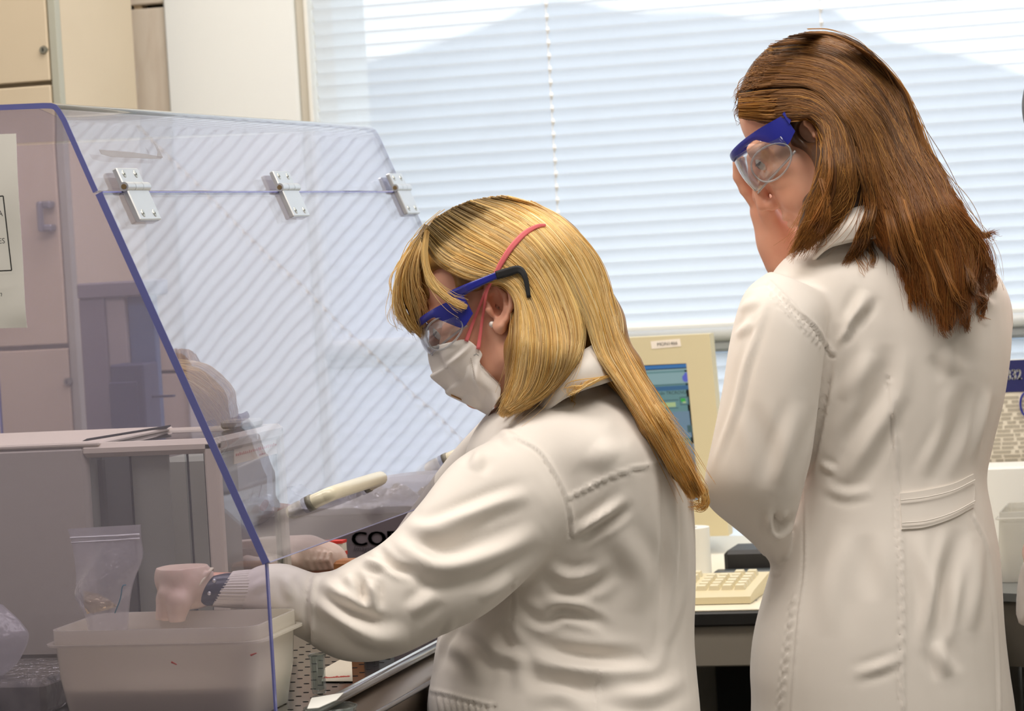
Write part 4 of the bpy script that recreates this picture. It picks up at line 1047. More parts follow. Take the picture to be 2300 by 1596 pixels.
m_skin = mat('skin', (236, 180, 152), 0.46, sss=0.12, bump=(260, 0.08, 0.0006), var=(26, (226, 160, 134), 0.35, 0.75))
m_coat = mat('white_cotton', (239, 232, 224), 0.88, sheen=0.25, bump=(1500, 0.10, 0.0004))
m_knit = mat('ribbed_cuff', (232, 226, 216), 0.9, sheen=0.3)
m_blue = mat('blue_goggle_frame', (38, 44, 150), 0.32, coat=0.2)
m_lens = sheet_mat('goggle_lens', (246, 247, 248), 0.0, haze=((230, 232, 236), 0.05), strength=1.6)
m_rimc = sheet_mat('lens_rim', (236, 238, 240), 0.05, haze=((236, 238, 242), 0.45), strength=2.0)
m_blk = mat('black_rubber_tip', (26, 26, 28), 0.6)
m_pearl = mat('pearl', (240, 232, 226), 0.15, coat=0.6)
m_trou = mat('grey_trousers', (74, 76, 84), 0.85)
m_shoe = mat('white_clog', (228, 226, 220), 0.5)
m_lash = mat('dark_lash', (30, 24, 22), 0.6)
m_eye = mat('eye_white', (232, 228, 224), 0.2)

def goggles(H, parent, ear_end, tip=None, ptop=0.026, pbot=-0.030, arms=(-1, 1)):
    """wrap-round goggles in the head's own axes: lens shield, blue brow frame with side lobes, temple arms"""
    def pt(ph, z, o=0.0):
        r = 0.082 + o
        return H.L(0.018 + (0.088 + o) * math.cos(ph), r * math.sin(ph), z)
    gg = part('goggles', G().slab(np.array([[pt(ph, z0 + (z1 - z0) * t, 0.004 * math.sin(3.14 * t)) for t in np.linspace(0, 1, 9)] for ph, z0, z1 in [(p_, -0.004 + (pbot + 0.004) * math.cos(p_ * 1.12) ** 0.8, ptop - 0.006 * abs(p_)) for p_ in np.linspace(-1.32, 1.32, 41)]]), 0.0016), m_lens, parent, smooth=True)
    low = [pt(p_, -0.004 + (pbot + 0.004) * math.cos(p_ * 1.12) ** 0.8, 0.0005) for p_ in np.linspace(-1.36, 1.36, 45)]
    part('lens_rim', G().tube(low, 0.0016, 8), m_rimc, gg, smooth=True)
    for sg in (-1, 1):
        rim = [pt(sg * (0.92 + 0.40 * math.cos(t)), 0.002 + 0.020 * math.sin(t), 0.003) for t in np.linspace(0, 2 * math.pi, 30)]
        part('lens_rim', G().tube(rim, 0.0013, 6, cap=False), m_rimc, gg, smooth=True)
    A = []
    for p_ in np.linspace(-1.52, 1.52, 61):
        q = abs(p_); th = 0.010 + 0.000 * q
        zt = ptop + 0.005 + 0.004 * math.sin(q * 2) - 0.003 * max(0, q - 1.1)
        w = 0.009 + 0.028 * max(0.0, min(1.0, (q - 0.95) / 0.32)) * (1 - max(0.0, min(1, (q - 1.34) / 0.2)) * 0.45)
        A.append([pt(p_, zt - w * t, 0.0035 + 0.001 * math.sin(3.14 * t)) for t in np.linspace(0, 1, 6)])
    part('brow_frame', G().slab(np.array(A), 0.0028), m_blue, gg, smooth=False, ang=50)
    for sg in arms:
        e = ear_end
        a0 = [pt(sg * 1.50, ptop - 0.002, 0.0045), H.L(0.008, 0.0825 * sg, e[1] + 0.012), H.L(e[0], 0.080 * sg, e[1] + 0.006)]
        C = catmull(np.array(a0), 20); hs = np.linspace(0.0080, 0.0034, 20)
        part('temple_arm', G().slab(np.array([[C[i] + H.u * H.sc * hs[i] * s_ for s_ in (-1, -.5, 0, .5, 1)] for i in range(20)]), 0.003), m_blue, gg, ang=50)
        if tip:
            T_ = catmull(np.array([C[-3], H.L(tip[0][0], 0.081 * sg, tip[0][1]), H.L(tip[1][0], 0.081 * sg, tip[1][1]), H.L(tip[2][0], 0.079 * sg, tip[2][1])]), 24)
            part('temple_tip', G().tube(T_, np.linspace(0.0052, 0.0036, 24), 10), m_blk, gg, smooth=True)
    return gg
def iris(H, parent):
    for sg in (1, -1):
        c = H.L(0.0775, 0.031 * sg, 0.009)
        e = part('eye', G().lathe([(0.0001, .0112), (.004, .0108), (.008, .0086), (.0104, .005), (.0116, 0)], c - H.f * 0.0012, 20, axis=H.f), m_eye, parent, smooth=True)
        part('iris', G().lathe([(0.0001, .0118), (.0026, .0116), (.0055, .0106)], c - H.f * 0.0012, 16, axis=H.f), mat('iris_brown', (70, 50, 36), 0.2), e, smooth=True)
        part('lashes', G().slab(np.array([[H.L(0.0845 - 0.004 * t * t + 0.005 * q, (0.031 + 0.0125 * t) * sg, 0.0125 - 0.003 * t * t + 0.0012 - 0.003 * q) for q in (0, .5, 1)] for t in np.linspace(-1, 1, 9)]), 0.0004), m_lash, e)

# ------------------------------------------------------------------ hair strands
m_hair = bpy.data.materials.new('hair_fibre'); m_hair.use_nodes = True
_n = m_hair.node_tree; _b = _n.nodes['Principled BSDF']; _at = _n.nodes.new('ShaderNodeAttribute'); _at.attribute_name = 'tone'
_n.links.new(_at.outputs['Color'], _b.inputs['Base Color']); _b.inputs['Roughness'].default_value = 0.38; _b.inputs['Specular IOR Level'].default_value = 0.45
_tl = _n.nodes.new('ShaderNodeBsdfTranslucent'); _n.links.new(_at.outputs['Color'], _tl.inputs[0])
_mx = _n.nodes.new('ShaderNodeMixShader'); _mx.inputs[0].default_value = 0.22
_n.links.new(_b.outputs[0], _mx.inputs[1]); _n.links.new(_tl.outputs[0], _mx.inputs[2]); _n.links.new(_mx.outputs[0], _n.nodes['Material Output'].inputs[0])
def lin(c): return np.array(srgb(*c)[:3])
def strands(guides, n, bvh, seed, dflt, K=22, wave=5.0, clumps=70, spread=9.0, lift=(0.001, 0.009), tipjit=0.12, far=False, fly=0.03, root=0.0, pullk=0.65):
    """strands between neighbouring guide lines (photo pixels); each lies on the shell below it, lift metres clear"""
    r = np.random.default_rng(seed)
    Gd = np.array([catmull(np.array(g, float), K) for g in guides])       # guides x K x 2
    m = len(Gd)
    cu = np.sort(r.uniform(0, m - 1, clumps)); cid = r.integers(0, clumps, n)
    u = np.clip(cu[cid] + r.normal(0, 0.35 * (m - 1) / clumps * 3, n), 0, m - 1)
    def at(uu):
        i = np.minimum(uu.astype(int), m - 2); t = (uu - i)[:, None, None]; return Gd[i] * (1 - t) + Gd[i + 1] * t
    own, cl = at(u), at(cu)[cid]
    s = np.linspace(0, 1, K); pull = (0.15 + pullk * s ** 1.3)[None, :, None]
    p = own * (1 - pull) + cl * pull
    ph = r.uniform(0, 6.28, clumps); fr = r.uniform(1.2, 3.0, clumps); am = r.normal(0, wave, clumps)
    w1 = am[cid][:, None] * np.sin(fr[cid][:, None] * s * 6.28 + ph[cid][:, None]) * s
    w2 = r.normal(0, wave * .35, n)[:, None] * np.sin(r.uniform(2, 5, n)[:, None] * s * 6.28 + r.uniform(0, 6.28, n)[:, None]) * s
    T = np.gradient(p, axis=1); T /= np.linalg.norm(T, axis=2)[..., None] + 1e-9; Nn = np.stack([-T[..., 1], T[..., 0]], -1)
    off = r.normal(0, spread * .33, n)[:, None] * (0.5 + 0.5 * s)
    fl = (r.random(n) < fly)
    off = off + fl[:, None] * r.normal(0, 16, n)[:, None] * s ** 1.6
    p = p + Nn * (w1 + w2 + off)[..., None]
    ln = 1 - np.abs(r.normal(0, tipjit, n)); ln = np.clip(ln, 0.45, 1.02)      # uneven tips
    st = r.uniform(0, root, n) if root else np.zeros(n)
    q = np.empty_like(p)
    for k in range(K):
        x = (st + (ln - st) * s[k]) * (K - 1); i = np.minimum(x.astype(int), K - 2); t = (x - i)[:, None]
        q[:, k] = p[np.arange(n), i] * (1 - t) + p[np.arange(n), i + 1] * t
    d = np.empty((n, K))
    for a in range(n):
        last = None
        for k in range(K):
            h_ = hit(bvh, q[a, k, 0], q[a, k, 1], None, far)
            if h_ is None or (last is not None and abs(h_ - last) > 0.10): h_ = last
            d[a, k] = np.nan if h_ is None else h_; last = h_ if h_ is not None else last
    dd = np.where(np.isfinite(d), d, dflt)
    for _ in range(3):
        av = (np.pad(dd, ((0, 0), (1, 1)), mode='edge')[:, :-2] + np.pad(dd, ((0, 0), (1, 1)), mode='edge')[:, 2:]) / 2
        dd = np.maximum(dd, av) if far else np.minimum(dd, av)
    lf = (lift[0] + (lift[1] - lift[0]) * r.random(n) ** 1.5)[:, None] * (0.35 + 0.65 * np.sin(np.pi * np.clip(s * .9 + .08, 0, 1)))
    dd = dd + lf if far else dd - lf
    W3 = CAM + (np.stack([(q[..., 0] - CX) / F * dd, (q[..., 1] - CY) / F * dd, dd], -1) @ RW.T)
    return W3, cid, u / (m - 1), s
def hair_object(name, sets, parent, rad=0.00042):
    """one strand object from (points, colours) sets"""
    pts = np.concatenate([a.reshape(-1, 3) for a, c in sets]); cols = np.concatenate([c.reshape(-1, 3) for a, c in sets])
    sizes = [a.shape[1] for a, c in sets for _ in range(a.shape[0])]
    hc = bpy.data.hair_curves.new(name); hc.add_curves(sizes)
    hc.attributes['position'].data.foreach_set('vector', pts.astype(np.float32).ravel())
    ra = hc.attributes.new('radius', 'FLOAT', 'POINT')
    rr_ = np.concatenate([np.tile(rad * np.minimum(1, 1.25 - np.linspace(0, 1, a.shape[1]) ** 3), a.shape[0]) for a, c in sets])
    ra.data.foreach_set('value', rr_.astype(np.float32))
    ca = hc.attributes.new('tone', 'FLOAT_COLOR', 'POINT')
    ca.data.foreach_set('color', np.concatenate([cols, np.ones((len(cols), 1))], 1).astype(np.float32).ravel())
    hc.materials.append(m_hair)
    o = bpy.data.objects.new(name, hc); COL.objects.link(o); o.parent = parent
    if parent is not None: o.location = -ORIG[parent]
    o['kind'] = 'stuff'
    return o
def tones(W3, cid, u, s, pal, seed, rootc=None, rootu=(0, 1), rootlen=0.15, tipc=None):
    r = np.random.default_rng(seed); n, K = W3.shape[:2]
    pal = np.array([lin(c) for c in pal]); k = cid.max() + 1
    w = r.dirichlet(np.ones(len(pal)) * 0.8, k); base = (w @ pal)[cid] * r.uniform(0.72, 1.25, n)[:, None]
    C = np.repeat(base[:, None, :], K, 1)
    if rootc is not None:
        f = np.clip(1 - s / rootlen, 0, 1)[None, :] ** 0.7 * ((u > rootu[0]) & (u < rootu[1]))[:, None] * r.uniform(0.5, 1, n)[:, None]
        C = C * (1 - f[..., None]) + lin(rootc) * f[..., None]
    if tipc is not None:
        f = (np.clip((s - 0.55) / 0.45, 0, 1)[None, :] * r.uniform(0.2, 1, n)[:, None])[..., None]; C = C * (1 - f) + lin(tipc) * f
    return C
def shell_mat(name, a, b):
    return mat(name, a, 0.45, var=(5, b, 0.35, 0.65, (9, 9, 3)), bump=(40, 0.5, 0.004))
def cloth_from(solids, h=0.0036, ks=None, blur=1):
    V = np.concatenate([np.array(g.v) for g in solids])
    S = Sdf(V.min(0) - 0.03, V.max(0) + 0.03, h)
    for i, g in enumerate(solids): S.solid(g, (ks[i] if ks else 0.014))
    return S.mesh(blur)
def lower_body(t, hip, dirv, spread, z_top, toe):
    """trousers and clogs down to the floor, below the coat"""
    for sg in (-1, 1):
        a = np.array(hip)[:2] + np.array(dirv)[:2] * spread * sg
        part('trouser_leg', G().loft([np.array([a[0], a[1], z]) + r * (np.cos(th_)[:, None] * X3 + np.sin(th_)[:, None] * Y3) for z, r in ((z_top, .078), (0.62, .07), (0.48, .062), (0.30, .058), (0.09, .06)) for th_ in [np.arange(20) * 2 * np.pi / 20]]), m_trou, t, smooth=True)
        tp = np.array(toe); pp = np.array([-tp[1], tp[0], 0]); R_ = []
        for u, w, hgt in ((-0.075, .02, .05), (-0.06, .033, .085), (0.0, .036, .095), (0.06, .040, .07), (0.12, .042, .055), (0.16, .034, .045), (0.175, .012, .03)):
            th_ = np.arange(16) * 2 * np.pi / 16
            c_ = np.array([a[0], a[1], 0]) + tp * u
            q_ = np.array([c_ + pp * w * math.cos(x) + Z3 * max(0.002, (hgt / 2 + hgt / 2 * math.sin(x))) for x in th_]); R_.append(q_)
        part('clog', G().loft(R_), m_shoe, t, smooth=True)

# ================================================================== the blonde woman at the hood
pb = thing('person', 'blonde woman in white lab coat, mask and blue goggles reaching into the clear hood', 'person', (P(1275, 1596, 3.62)[0], P(1275, 1596, 3.62)[1], 0))
HB = Head((1106, 692), 3.478, 28, 10, 0.97, 0.0, 0.82)
bod = Sdf(np.minimum(P(1000, 440, 3.75), P(340, 1480, 3.2)) - 0.06, np.maximum(P(1600, 400, 3.95), P(1600, 900, 3.4)) + 0.12, 0.0026)
HB.build(bod); EB = HB.ear(bod, 0.0) if False else HB.ear(bod, 22)
bod.cone(HB.L(-0.02, 0, -0.06), P(1245, 915, 3.6), 0.050, 0.052, 0.03)
bod.cone(P(1245, 1010, 3.5), P(1235, 1010, 3.72), 0.05, 0.05, 0.03).cone(P(1270, 1000, 3.62), P(1290, 1440, 3.62), 0.10, 0.105, 0.03)
bod.chain([P(1225, 1085, 3.50), P(800, 1375, 3.37), P(560, 1324, 3.362), P(455, 1322, 3.36)], [.042, .034, .0200, .0195], 0.01)
bod.chain([P(1130, 1040, 3.76), P(930, 1248, 3.86), P(815, 1284, 3.865), P(750, 1280, 3.87), P(700, 1266, 3.87)], [.04, .016, .0135, .0135, .016], 0.008)
part('body', bod.mesh(), m_skin, pb, smooth=True)
iris(HB, pb)
# lab coat
tor = limb([(1325, 842, 3.60, 66, 0.085, 0), (1310, 880, 3.60, 120, 0.12, 0), (1293, 930, 3.60, 190, 0.165, 3), (1288, 1000, 3.60, 238, 0.188, 0), (1296, 1080, 3.60, 254, 0.185, 0), (1298, 1180, 3.60, 262, 0.175, 0), (1290, 1300, 3.61, 272, 0.168, 0), (1272, 1420, 3.61, 287, 0.17, 0), (1268, 1500, 3.60, 296, 0.175, 0), (1266, 1600, 3.58, 307, 0.18, 0), (1284, 1800, 3.58, 298, 0.18, 0), (1290, 2080, 3.58, 298, 0.18, 0)])
armL = limb([(1262, 1020, 3.50, 88, .05, 56), (1215, 1072, 3.455, 122, .062, 56), (1110, 1160, 3.43, 152, .066, 57), (1016, 1256, 3.40, 141, .066, 57), (928, 1320, 3.385, 122, .064, 58), (838, 1366, 3.37, 117, .06, 66), (768, 1382, 3.365, 102, .056, 80), (716, 1372, 3.365, 84, .048, 90), (690, 1366, 3.365, 64, .038, 92)])
foreL = limb([(745, 1372, 3.365, 70, .045, 90), (690, 1360, 3.365, 78, .046, 90), (640, 1338, 3.365, 72, .043, 92), (590, 1324, 3.365, 57, .036, 94), (562, 1322, 3.362, 47, .031, 98), (548, 1322, 3.36, 41, .027, 102)])
armR = limb([(1150, 1010, 3.74, 95, .06, 50), (1060, 1100, 3.80, 90, .06, 55), (950, 1210, 3.85, 66, .055, 60), (860, 1272, 3.87, 34, .036, 80), (806, 1288, 3.87, 25, .026, 90)])
cb_ = cloth_from([tor, armL, foreL, armR], ks=[.01, .022, .004, .02])
foldsB = [
 ([(878, 1209), (943, 1258), (983, 1276), (1044, 1268), (1145, 1226), (1215, 1190)], 22, 10), ([(906, 1177), (963, 1188), (1044, 1160), (1125, 1128), (1190, 1108)], 17, 7.5),
 ([(930, 1222), (1010, 1228), (1100, 1186)], 18, -6), ([(833, 1300), (838, 1368)], 11, 8), ([(700, 1330), (773, 1387), (833, 1428), (920, 1434)], 22, 9),
 ([(716, 1302), (793, 1352), (832, 1372)], 15, 8), ([(722, 1332), (790, 1376), (860, 1404)], 14, -8), ([(842, 1225), (882, 1270), (930, 1288)], 10, -5),
 ([(815, 1258), (866, 1278)], 9, 6), ([(775, 1290), (800, 1340)], 14, 6), ([(800, 1285), (822, 1352)], 9, -6), ([(1084, 1012), (1060, 1056)], 14, 5), ([(1120, 968), (1160, 990)], 12, 4),
 ([(1287, 1204), (1345, 1165), (1408, 1116)], 13, 7), ([(1300, 1214), (1360, 1175), (1415, 1140)], 12, -6), ([(1214, 1294), (1267, 1322), (1331, 1312), (1388, 1280)], 16, -6),
 ([(1225, 1270), (1280, 1296), (1350, 1285)], 14, 5), ([(1157, 1355), (1218, 1395), (1267, 1376), (1331, 1391), (1370, 1414)], 13, -7), ([(1190, 1365), (1262, 1350), (1340, 1368)], 13, 5),
 ([(1145, 1448), (1206, 1482), (1307, 1506), (1449, 1512), (1488, 1484)], 22, 11), ([(1200, 1455), (1310, 1476), (1440, 1480)], 20, -7), ([(1505, 1031), (1514, 1233), (1502, 1395), (1477, 1508)], 12, 5.5),
 ([(1488, 1060), (1494, 1240), (1484, 1380)], 11, -4), ([(1542, 1180), (1535, 1314), (1509, 1440)], 10, 5), ([(1024, 1391), (991, 1448), (971, 1508)], 8, 4), ([(1076, 1395), (1105, 1456), (1165, 1488), (1173, 1560)], 17, 7),
 ([(1120, 1400), (1150, 1462)], 16, -6), ([(1000, 1440), (1060, 1480), (1080, 1540)], 18, 6), ([(1380, 1180), (1440, 1290), (1420, 1380)], 26, 6), ([(1330, 1540), (1450, 1560), (1540, 1520)], 20, 8),
 ([(1380, 1040), (1330, 1000)], 30, 5), ([(1180, 1570), (1260, 1560), (1320, 1590)], 18, 6), ([(640, 1290), (655, 1350)], 12, 4), ([(600, 1300), (560, 1330)], 10, 3),
 ([(1150, 1290), (1075, 1350)], 16, 5), ([(980, 1330), (920, 1380)], 16, 5)] + [([(x, 1556 + (x - 990) * .22), (x + 4, 1600)], 4.5, 2.6) for x in range(985, 1100, 14)]
seamsB = [([(1157, 982), (1206, 1007), (1238, 1047), (1267, 1100), (1283, 1152), (1288, 1200)], 4.0, 2.6), ([(1279, 1116), (1388, 1063), (1508, 1031)], 4.0, 2.6), ([(1276, 1126), (1386, 1073), (1508, 1041)], 2.5, 1.2),
 ([(1157, 1310), (1153, 1456)], 3.5, 1.6), ([(1348, 1514), (1338, 1600)], 4, 2.0), ([(965, 1549), (1105, 1583)], 4, 2.4), ([(707, 1296), (700, 1340), (706, 1440)], 6, 5.0)]
foldsB = [(f[0], f[1], f[2] * (1.3 if np.mean([q[0] for q in f[0]]) < 1150 and np.mean([q[1] for q in f[0]]) < 1460 else 0.95)) for f in foldsB]
drape_folds(cb_, foldsB, seamsB)
coatB = part('lab_coat', cb_, m_coat, pb, smooth=True)
bvB = bvh_of(cb_)
# stand collar
def collar(pxs_top, pxs_bot, parent):
    A = sheet([[P(*p) for p in pxs_top], [P(*((np.array(a) + np.array(b)) / 2 + (0, 0, -0.004))) for a, b in zip(pxs_top, pxs_bot)], [P(*p) for p in [(a_, b_ + 6, c_ + .012) for a_, b_, c_ in pxs_bot]]], 9, 28)
    return part('collar', G().slab(A, 0.004), m_coat, parent, smooth=True)
colB = collar([(1205, 880, 3.66), (1225, 880, 3.51), (1262, 846, 3.462), (1302, 800, 3.452), (1342, 772, 3.475), (1380, 782, 3.54), (1392, 800, 3.62)], [(1165, 930, 3.70), (1190, 950, 3.50), (1232, 915, 3.445), (1285, 880, 3.425), (1345, 858, 3.435), (1408, 842, 3.50), (1420, 850, 3.62)], coatB)
# ribbed knit cuff, watch strap, gloves
def sleeve_ring(px, py, d, ru, rd, ang, m): return ring(px, py, d, ru, rd, ang, n=m, p=2.0)
kn = []
for k, x in enumerate(np.linspace(0, 1, 14)):
    r0 = ring(562 - 62 * x, 1322, 3.361, 43.5 + 1.5 * x, .0298 - .0015 * x, 98 + 22 * x, n=120, p=2.0); c_ = r0.mean(0)
    rib = 1 + 0.018 * np.sign(np.sin(np.arange(120) * 2 * np.pi / 3.0))[:, None]
    kn.append(c_ + (r0 - c_) * rib)
part('knit_cuff', G().loft(kn), m_knit, coatB, smooth=False, ang=60)
m_strap = mat('navy_strap', (36, 42, 66), 0.35)
sr = [ring(504 - 52 * x, 1322 + 2 * x, 3.36, 45 + 2 * x - 3 * abs(x - .5), .0272, 122 + 8 * x, n=48, p=2.1) for x in np.linspace(0, 1, 6)]
st_ = part('watch_strap', G().loft(sr, cap=False), m_strap, pb, smooth=True, label='navy watch strap with small silver studs')
for a, b in ((481, 1304), (470, 1332)):
    c_ = P(a, b, 3.36 - .0276); part('stud', G().lathe([(0, .0012), (.0016, .0008), (.0024, 0), (.0024, -.001)], c_, 10, axis=-FWD), m_alu, st_, smooth=True)
m_glove = mat('latex_glove', (228, 206, 186), 0.42, sss=0.06, bump=(120, 0.35, 0.002), var=(20, (214, 182, 164), 0.4, 0.7))
gl = Sdf(P(330, 1230, 3.28) - 0.09, P(520, 1420, 3.44) + 0.09, 0.0018)
w_ = P(446, 1322, 3.36)
gl.cone(P(448, 1322, 3.36), P(425, 1314, 3.355), .0215, .028, 0.01).cone(P(425, 1308, 3.355), P(402, 1298, 3.35), .029, .028, 0.01)
for k, (kp, mid, tip_, r_) in enumerate((((394, 1290, 3.335), (376, 1334, 3.33), (372, 1378, 3.335), .0105), ((390, 1294, 3.352), (373, 1345, 3.352), (366, 1400, 3.352), .0110), ((390, 1302, 3.370), (377, 1356, 3.372), (374, 1404, 3.372), .0105), ((380, 1312, 3.386), (370, 1356, 3.388), (386, 1392, 3.388), .0092))):
    gl.cone(P(415, 1302, 3.355), P(*kp), .022, r_ + .004, 0.012); gl.chain([P(*kp), P(*mid), P(*tip_)], [r_ + .002, r_, r_ * .85], 0.004)
gl.chain([P(418, 1318, 3.335), P(404, 1352, 3.322), P(398, 1390, 3.322)], [.014, .0115, .0095], 0.008)
for pts in ([(462, 1288), (436, 1300), (424, 1340), (430, 1362)], [(440, 1275), (405, 1300), (394, 1345)], [(470, 1284), (446, 1310), (438, 1350)]):
    gl.chain([P(a, b, 3.36 - .029 + abs(b - 1318) / 38 * .008) for a, b in pts], [.0022, .0026, .0024, .002][:len(pts)], 0.003)
glL = part('glove', gl.mesh(), m_glove, pb, smooth=True, label='near latex glove with a wrinkled cuff')
cu_ = [ring(450 - 34 * x + 3 * math.sin(9 * x), 1318 - 6 * x, 3.36, 50 + 3 * math.sin(x * 7) + 3 * x, .0325 + .001 * math.sin(x * 11), 126 + 4 * x, n=40, p=2.1) for x in np.linspace(0, 1, 9)]
part('glove_cuff', G().loft(cu_, cap=False), mat('latex_cuff', (232, 222, 196), 0.45), glL, smooth=True)
gr = Sdf(P(480, 1180, 3.80) - 0.07, P(790, 1300, 3.95) + 0.07, 0.0018)
gr.cone(P(742, 1268, 3.87), P(735, 1266, 3.87), .0205, .022, 0.006).cone(P(735, 1262, 3.87), P(690, 1252, 3.87), .027, .026, 0.01).cone(P(690, 1250, 3.87), P(610, 1240, 3.87), .028, .026, .012)
for (kp, m1, tip_, r_) in (((600, 1222, 3.86), (556, 1212, 3.85), (522, 1224, 3.845), .0105), ((598, 1240, 3.872), (548, 1238, 3.87), (516, 1250, 3.868), .0108), ((602, 1258, 3.882), (556, 1264, 3.884), (524, 1276, 3.88), .0102), ((612, 1272, 3.888), (574, 1284, 3.892), (546, 1292, 3.89), .009)):
    gr.cone(P(655, 1250, 3.87), P(*kp), .02, r_ + .003, .01).chain([P(*kp), P(*m1), P(*tip_)], [r_ + .0015, r_, r_ * .86], .004)
gr.chain([P(650, 1262, 3.845), P(600, 1274, 3.83), P(556, 1262, 3.826)], [.014, .0115, .0095], .008)
for x in (700, 716, 730, 744):
    gr.chain([P(x, 1240, 3.845), P(x - 8, 1258, 3.842), P(x + 4, 1284, 3.845)], [.002, .0028, .002], .003)
part('glove', gr.mesh(), m_glove, pb, smooth=True, label='far latex glove reaching behind the balance')
lower_body(pb, (P(1275, 1596, 3.62)[0] + .02, P(1275, 1596, 3.62)[1]), np.array([0.05, 1, 0]) / 1.00125, 0.095, 0.80, (-1, 0.05, 0))
# hair shell
sh = Sdf(np.minimum(HB.o - 0.2, P(1600, 1200, 3.4)) - 0.05, np.maximum(HB.o + 0.2, P(1620, 600, 3.7)) + 0.1, 0.004)
sh.ell(HB.L(-0.010, 0, 0.052), (.094, .084, .086), HB.R, 0)
sh.ell(P(1205, 590, 3.545), (.050, .085, .056), (RIGHT, FWD, DOWN), 0.04)
sh.cone(P(1225, 610, 3.52), P(1285, 735, 3.53), .059, .055, .03).cone(P(1290, 735, 3.53), P(1300, 790, 3.53), .056, .045, .03)
sh.cone(P(1175, 650, 3.475), P(1188, 780, 3.463), .020, .026, .02).cone(P(1188, 780, 3.463), P(1150, 905, 3.455), .026, .012, .02)
sh.cone(P(1250, 700, 3.475), P(1250, 800, 3.455), .03, .030, .02).cone(P(1250, 800, 3.455), P(1185, 900, 3.448), .026, .010, .02)
sh.chain([P(1345, 740, 3.53), P(1400, 830, 3.49), P(1470, 950, 3.455), P(1530, 1050, 3.455), P(1562, 1115, 3.47)], [.03, .022, .017, .013, .005], .015)
# keep the face and the near ear clear
sh.cone(P(1048, 720, 3.40), P(1048, 720, 3.70), .036, .036, .004, sub=True).cone(P(1075, 800, 3.40), P(1075, 800, 3.70), .024, .024, .004, sub=True).cone(P(1000, 700, 3.40), P(1000, 700, 3.70), .022, .022, .006, sub=True)
sh.cone(P(1106, 692, 3.38), P(1106, 692, 3.485), .026, .026, .004, sub=True).cone(P(1112, 740, 3.38), P(1108, 740, 3.485), .018, .018, .004, sub=True).cone(P(985, 640, 3.40), P(985, 640, 3.5), .020, .020, .008, sub=True)
hs_ = sh.mesh(1)
hairB = part('hair', hs_, shell_mat('blonde_under_hair', (170, 126, 62), (104, 72, 34)), pb, smooth=True, label='long straight blonde hair with dark roots')
gcol = G(); gcol.v = (np.array([v.co[:] for v in colB.data.vertices]) + ORIG[pb]).tolist(); gcol.f = [tuple(p.vertices) for p in colB.data.polygons]
bvh_b = bvh_of(hs_, cb_, gcol)
palB = [(248, 220, 152), (240, 198, 112), (222, 172, 84), (158, 108, 50), (253, 236, 190)]
sets = []
def add(guides, n, seed, bv, dflt, pal, rootc=None, rootu=(0, 1), rootlen=0.15, tipc=None, **kw):
    W3, cid, u, s = strands(guides, n, bv, seed, dflt, **kw)
    sets.append((W3, tones(W3, cid, u, s, pal, seed + 50, rootc, rootu, rootlen, tipc)))
gB1 = [[(950, 540), (985, 592), (1040, 622), (1085, 632), (1130, 634), (1160, 670), (1160, 760), (1150, 850), (1122, 935)],
       [(952, 520), (1000, 570), (1070, 604), (1140, 628), (1180, 690), (1190, 790), (1172, 880), (1124, 936)],
       [(975, 492), (1045, 540), (1120, 578), (1180, 628), (1222, 710), (1228, 800), (1204, 880), (1130, 935)],
       [(1015, 468), (1085, 508), (1158, 552), (1218, 622), (1260, 720), (1268, 800), (1236, 872), (1150, 926)],
       [(1055, 453), (1128, 482), (1200, 530), (1258, 610), (1300, 710), (1300, 785), (1262, 850), (1180, 915)]]
add(gB1, 5200, 11, bvh_b, 3.48, palB, (72, 52, 34), (0, 1), 0.16, clumps=110, wave=3.0, spread=10)
gB2 = [[(1055, 453), (1128, 480), (1200, 528), (1262, 606), (1312, 705), (1340, 785), (1385, 860), (1440, 940), (1500, 1040), (1545, 1120)],
       [(1095, 446), (1165, 465), (1235, 515), (1298, 600), (1342, 700), (1366, 790), (1408, 860), (1462, 950), (1520, 1050), (1562, 1124)],
       [(1125, 443), (1190, 460), (1262, 507), (1326, 590), (1360, 690), (1388, 780), (1432, 860), (1490, 958), (1542, 1060), (1573, 1118)],
       [(1145, 444), (1212, 468), (1288, 522), (1344, 602), (1370, 700), (1400, 785), (1452, 876), (1515, 976), (1562, 1066), (1582, 1108)]]
add(gB2, 3600, 12, bvh_b, 3.50, palB, (96, 70, 40), (0, .7), 0.10, (222, 158, 62), clumps=80, wave=3.0, spread=9, fly=0.05)
gB3 = [[(958, 512), (922, 560), (895, 612), (887, 668), (900, 715), (925, 745)], [(958, 506), (928, 556), (906, 612), (905, 668), (925, 722), (948, 764)], [(962, 506), (938, 558), (925, 606), (930, 660), (944, 712), (952, 760)], [(960, 508), (944, 556), (938, 606), (948, 650), (968, 690)]]
add(gB3, 1300, 13, bvh_of(cb_), 3.53, palB, (84, 62, 40), (0, 1), 0.25, clumps=26, wave=3, spread=10, lift=(-.03, .03))
gB4 = [[(955, 515), (948, 560), (948, 604), (962, 642), (1000, 674), (1044, 692)], [(962, 520), (958, 566), (966, 612), (990, 648), (1020, 674), (1052, 690)]]
add(gB4, 420, 14, bvh_of(cb_), 3.468, palB, (150, 110, 56), (0, 1), 0.1, clumps=10, wave=2, spread=9, lift=(0, .004), tipjit=.05)
add([[(935, 545), (905, 590), (886, 645), (890, 700), (915, 750)], [(1000, 470), (960, 505), (925, 560), (900, 640), (890, 740)]], 26, 15, bvh_of(cb_), 3.53, palB, clumps=26, wave=8, spread=30)
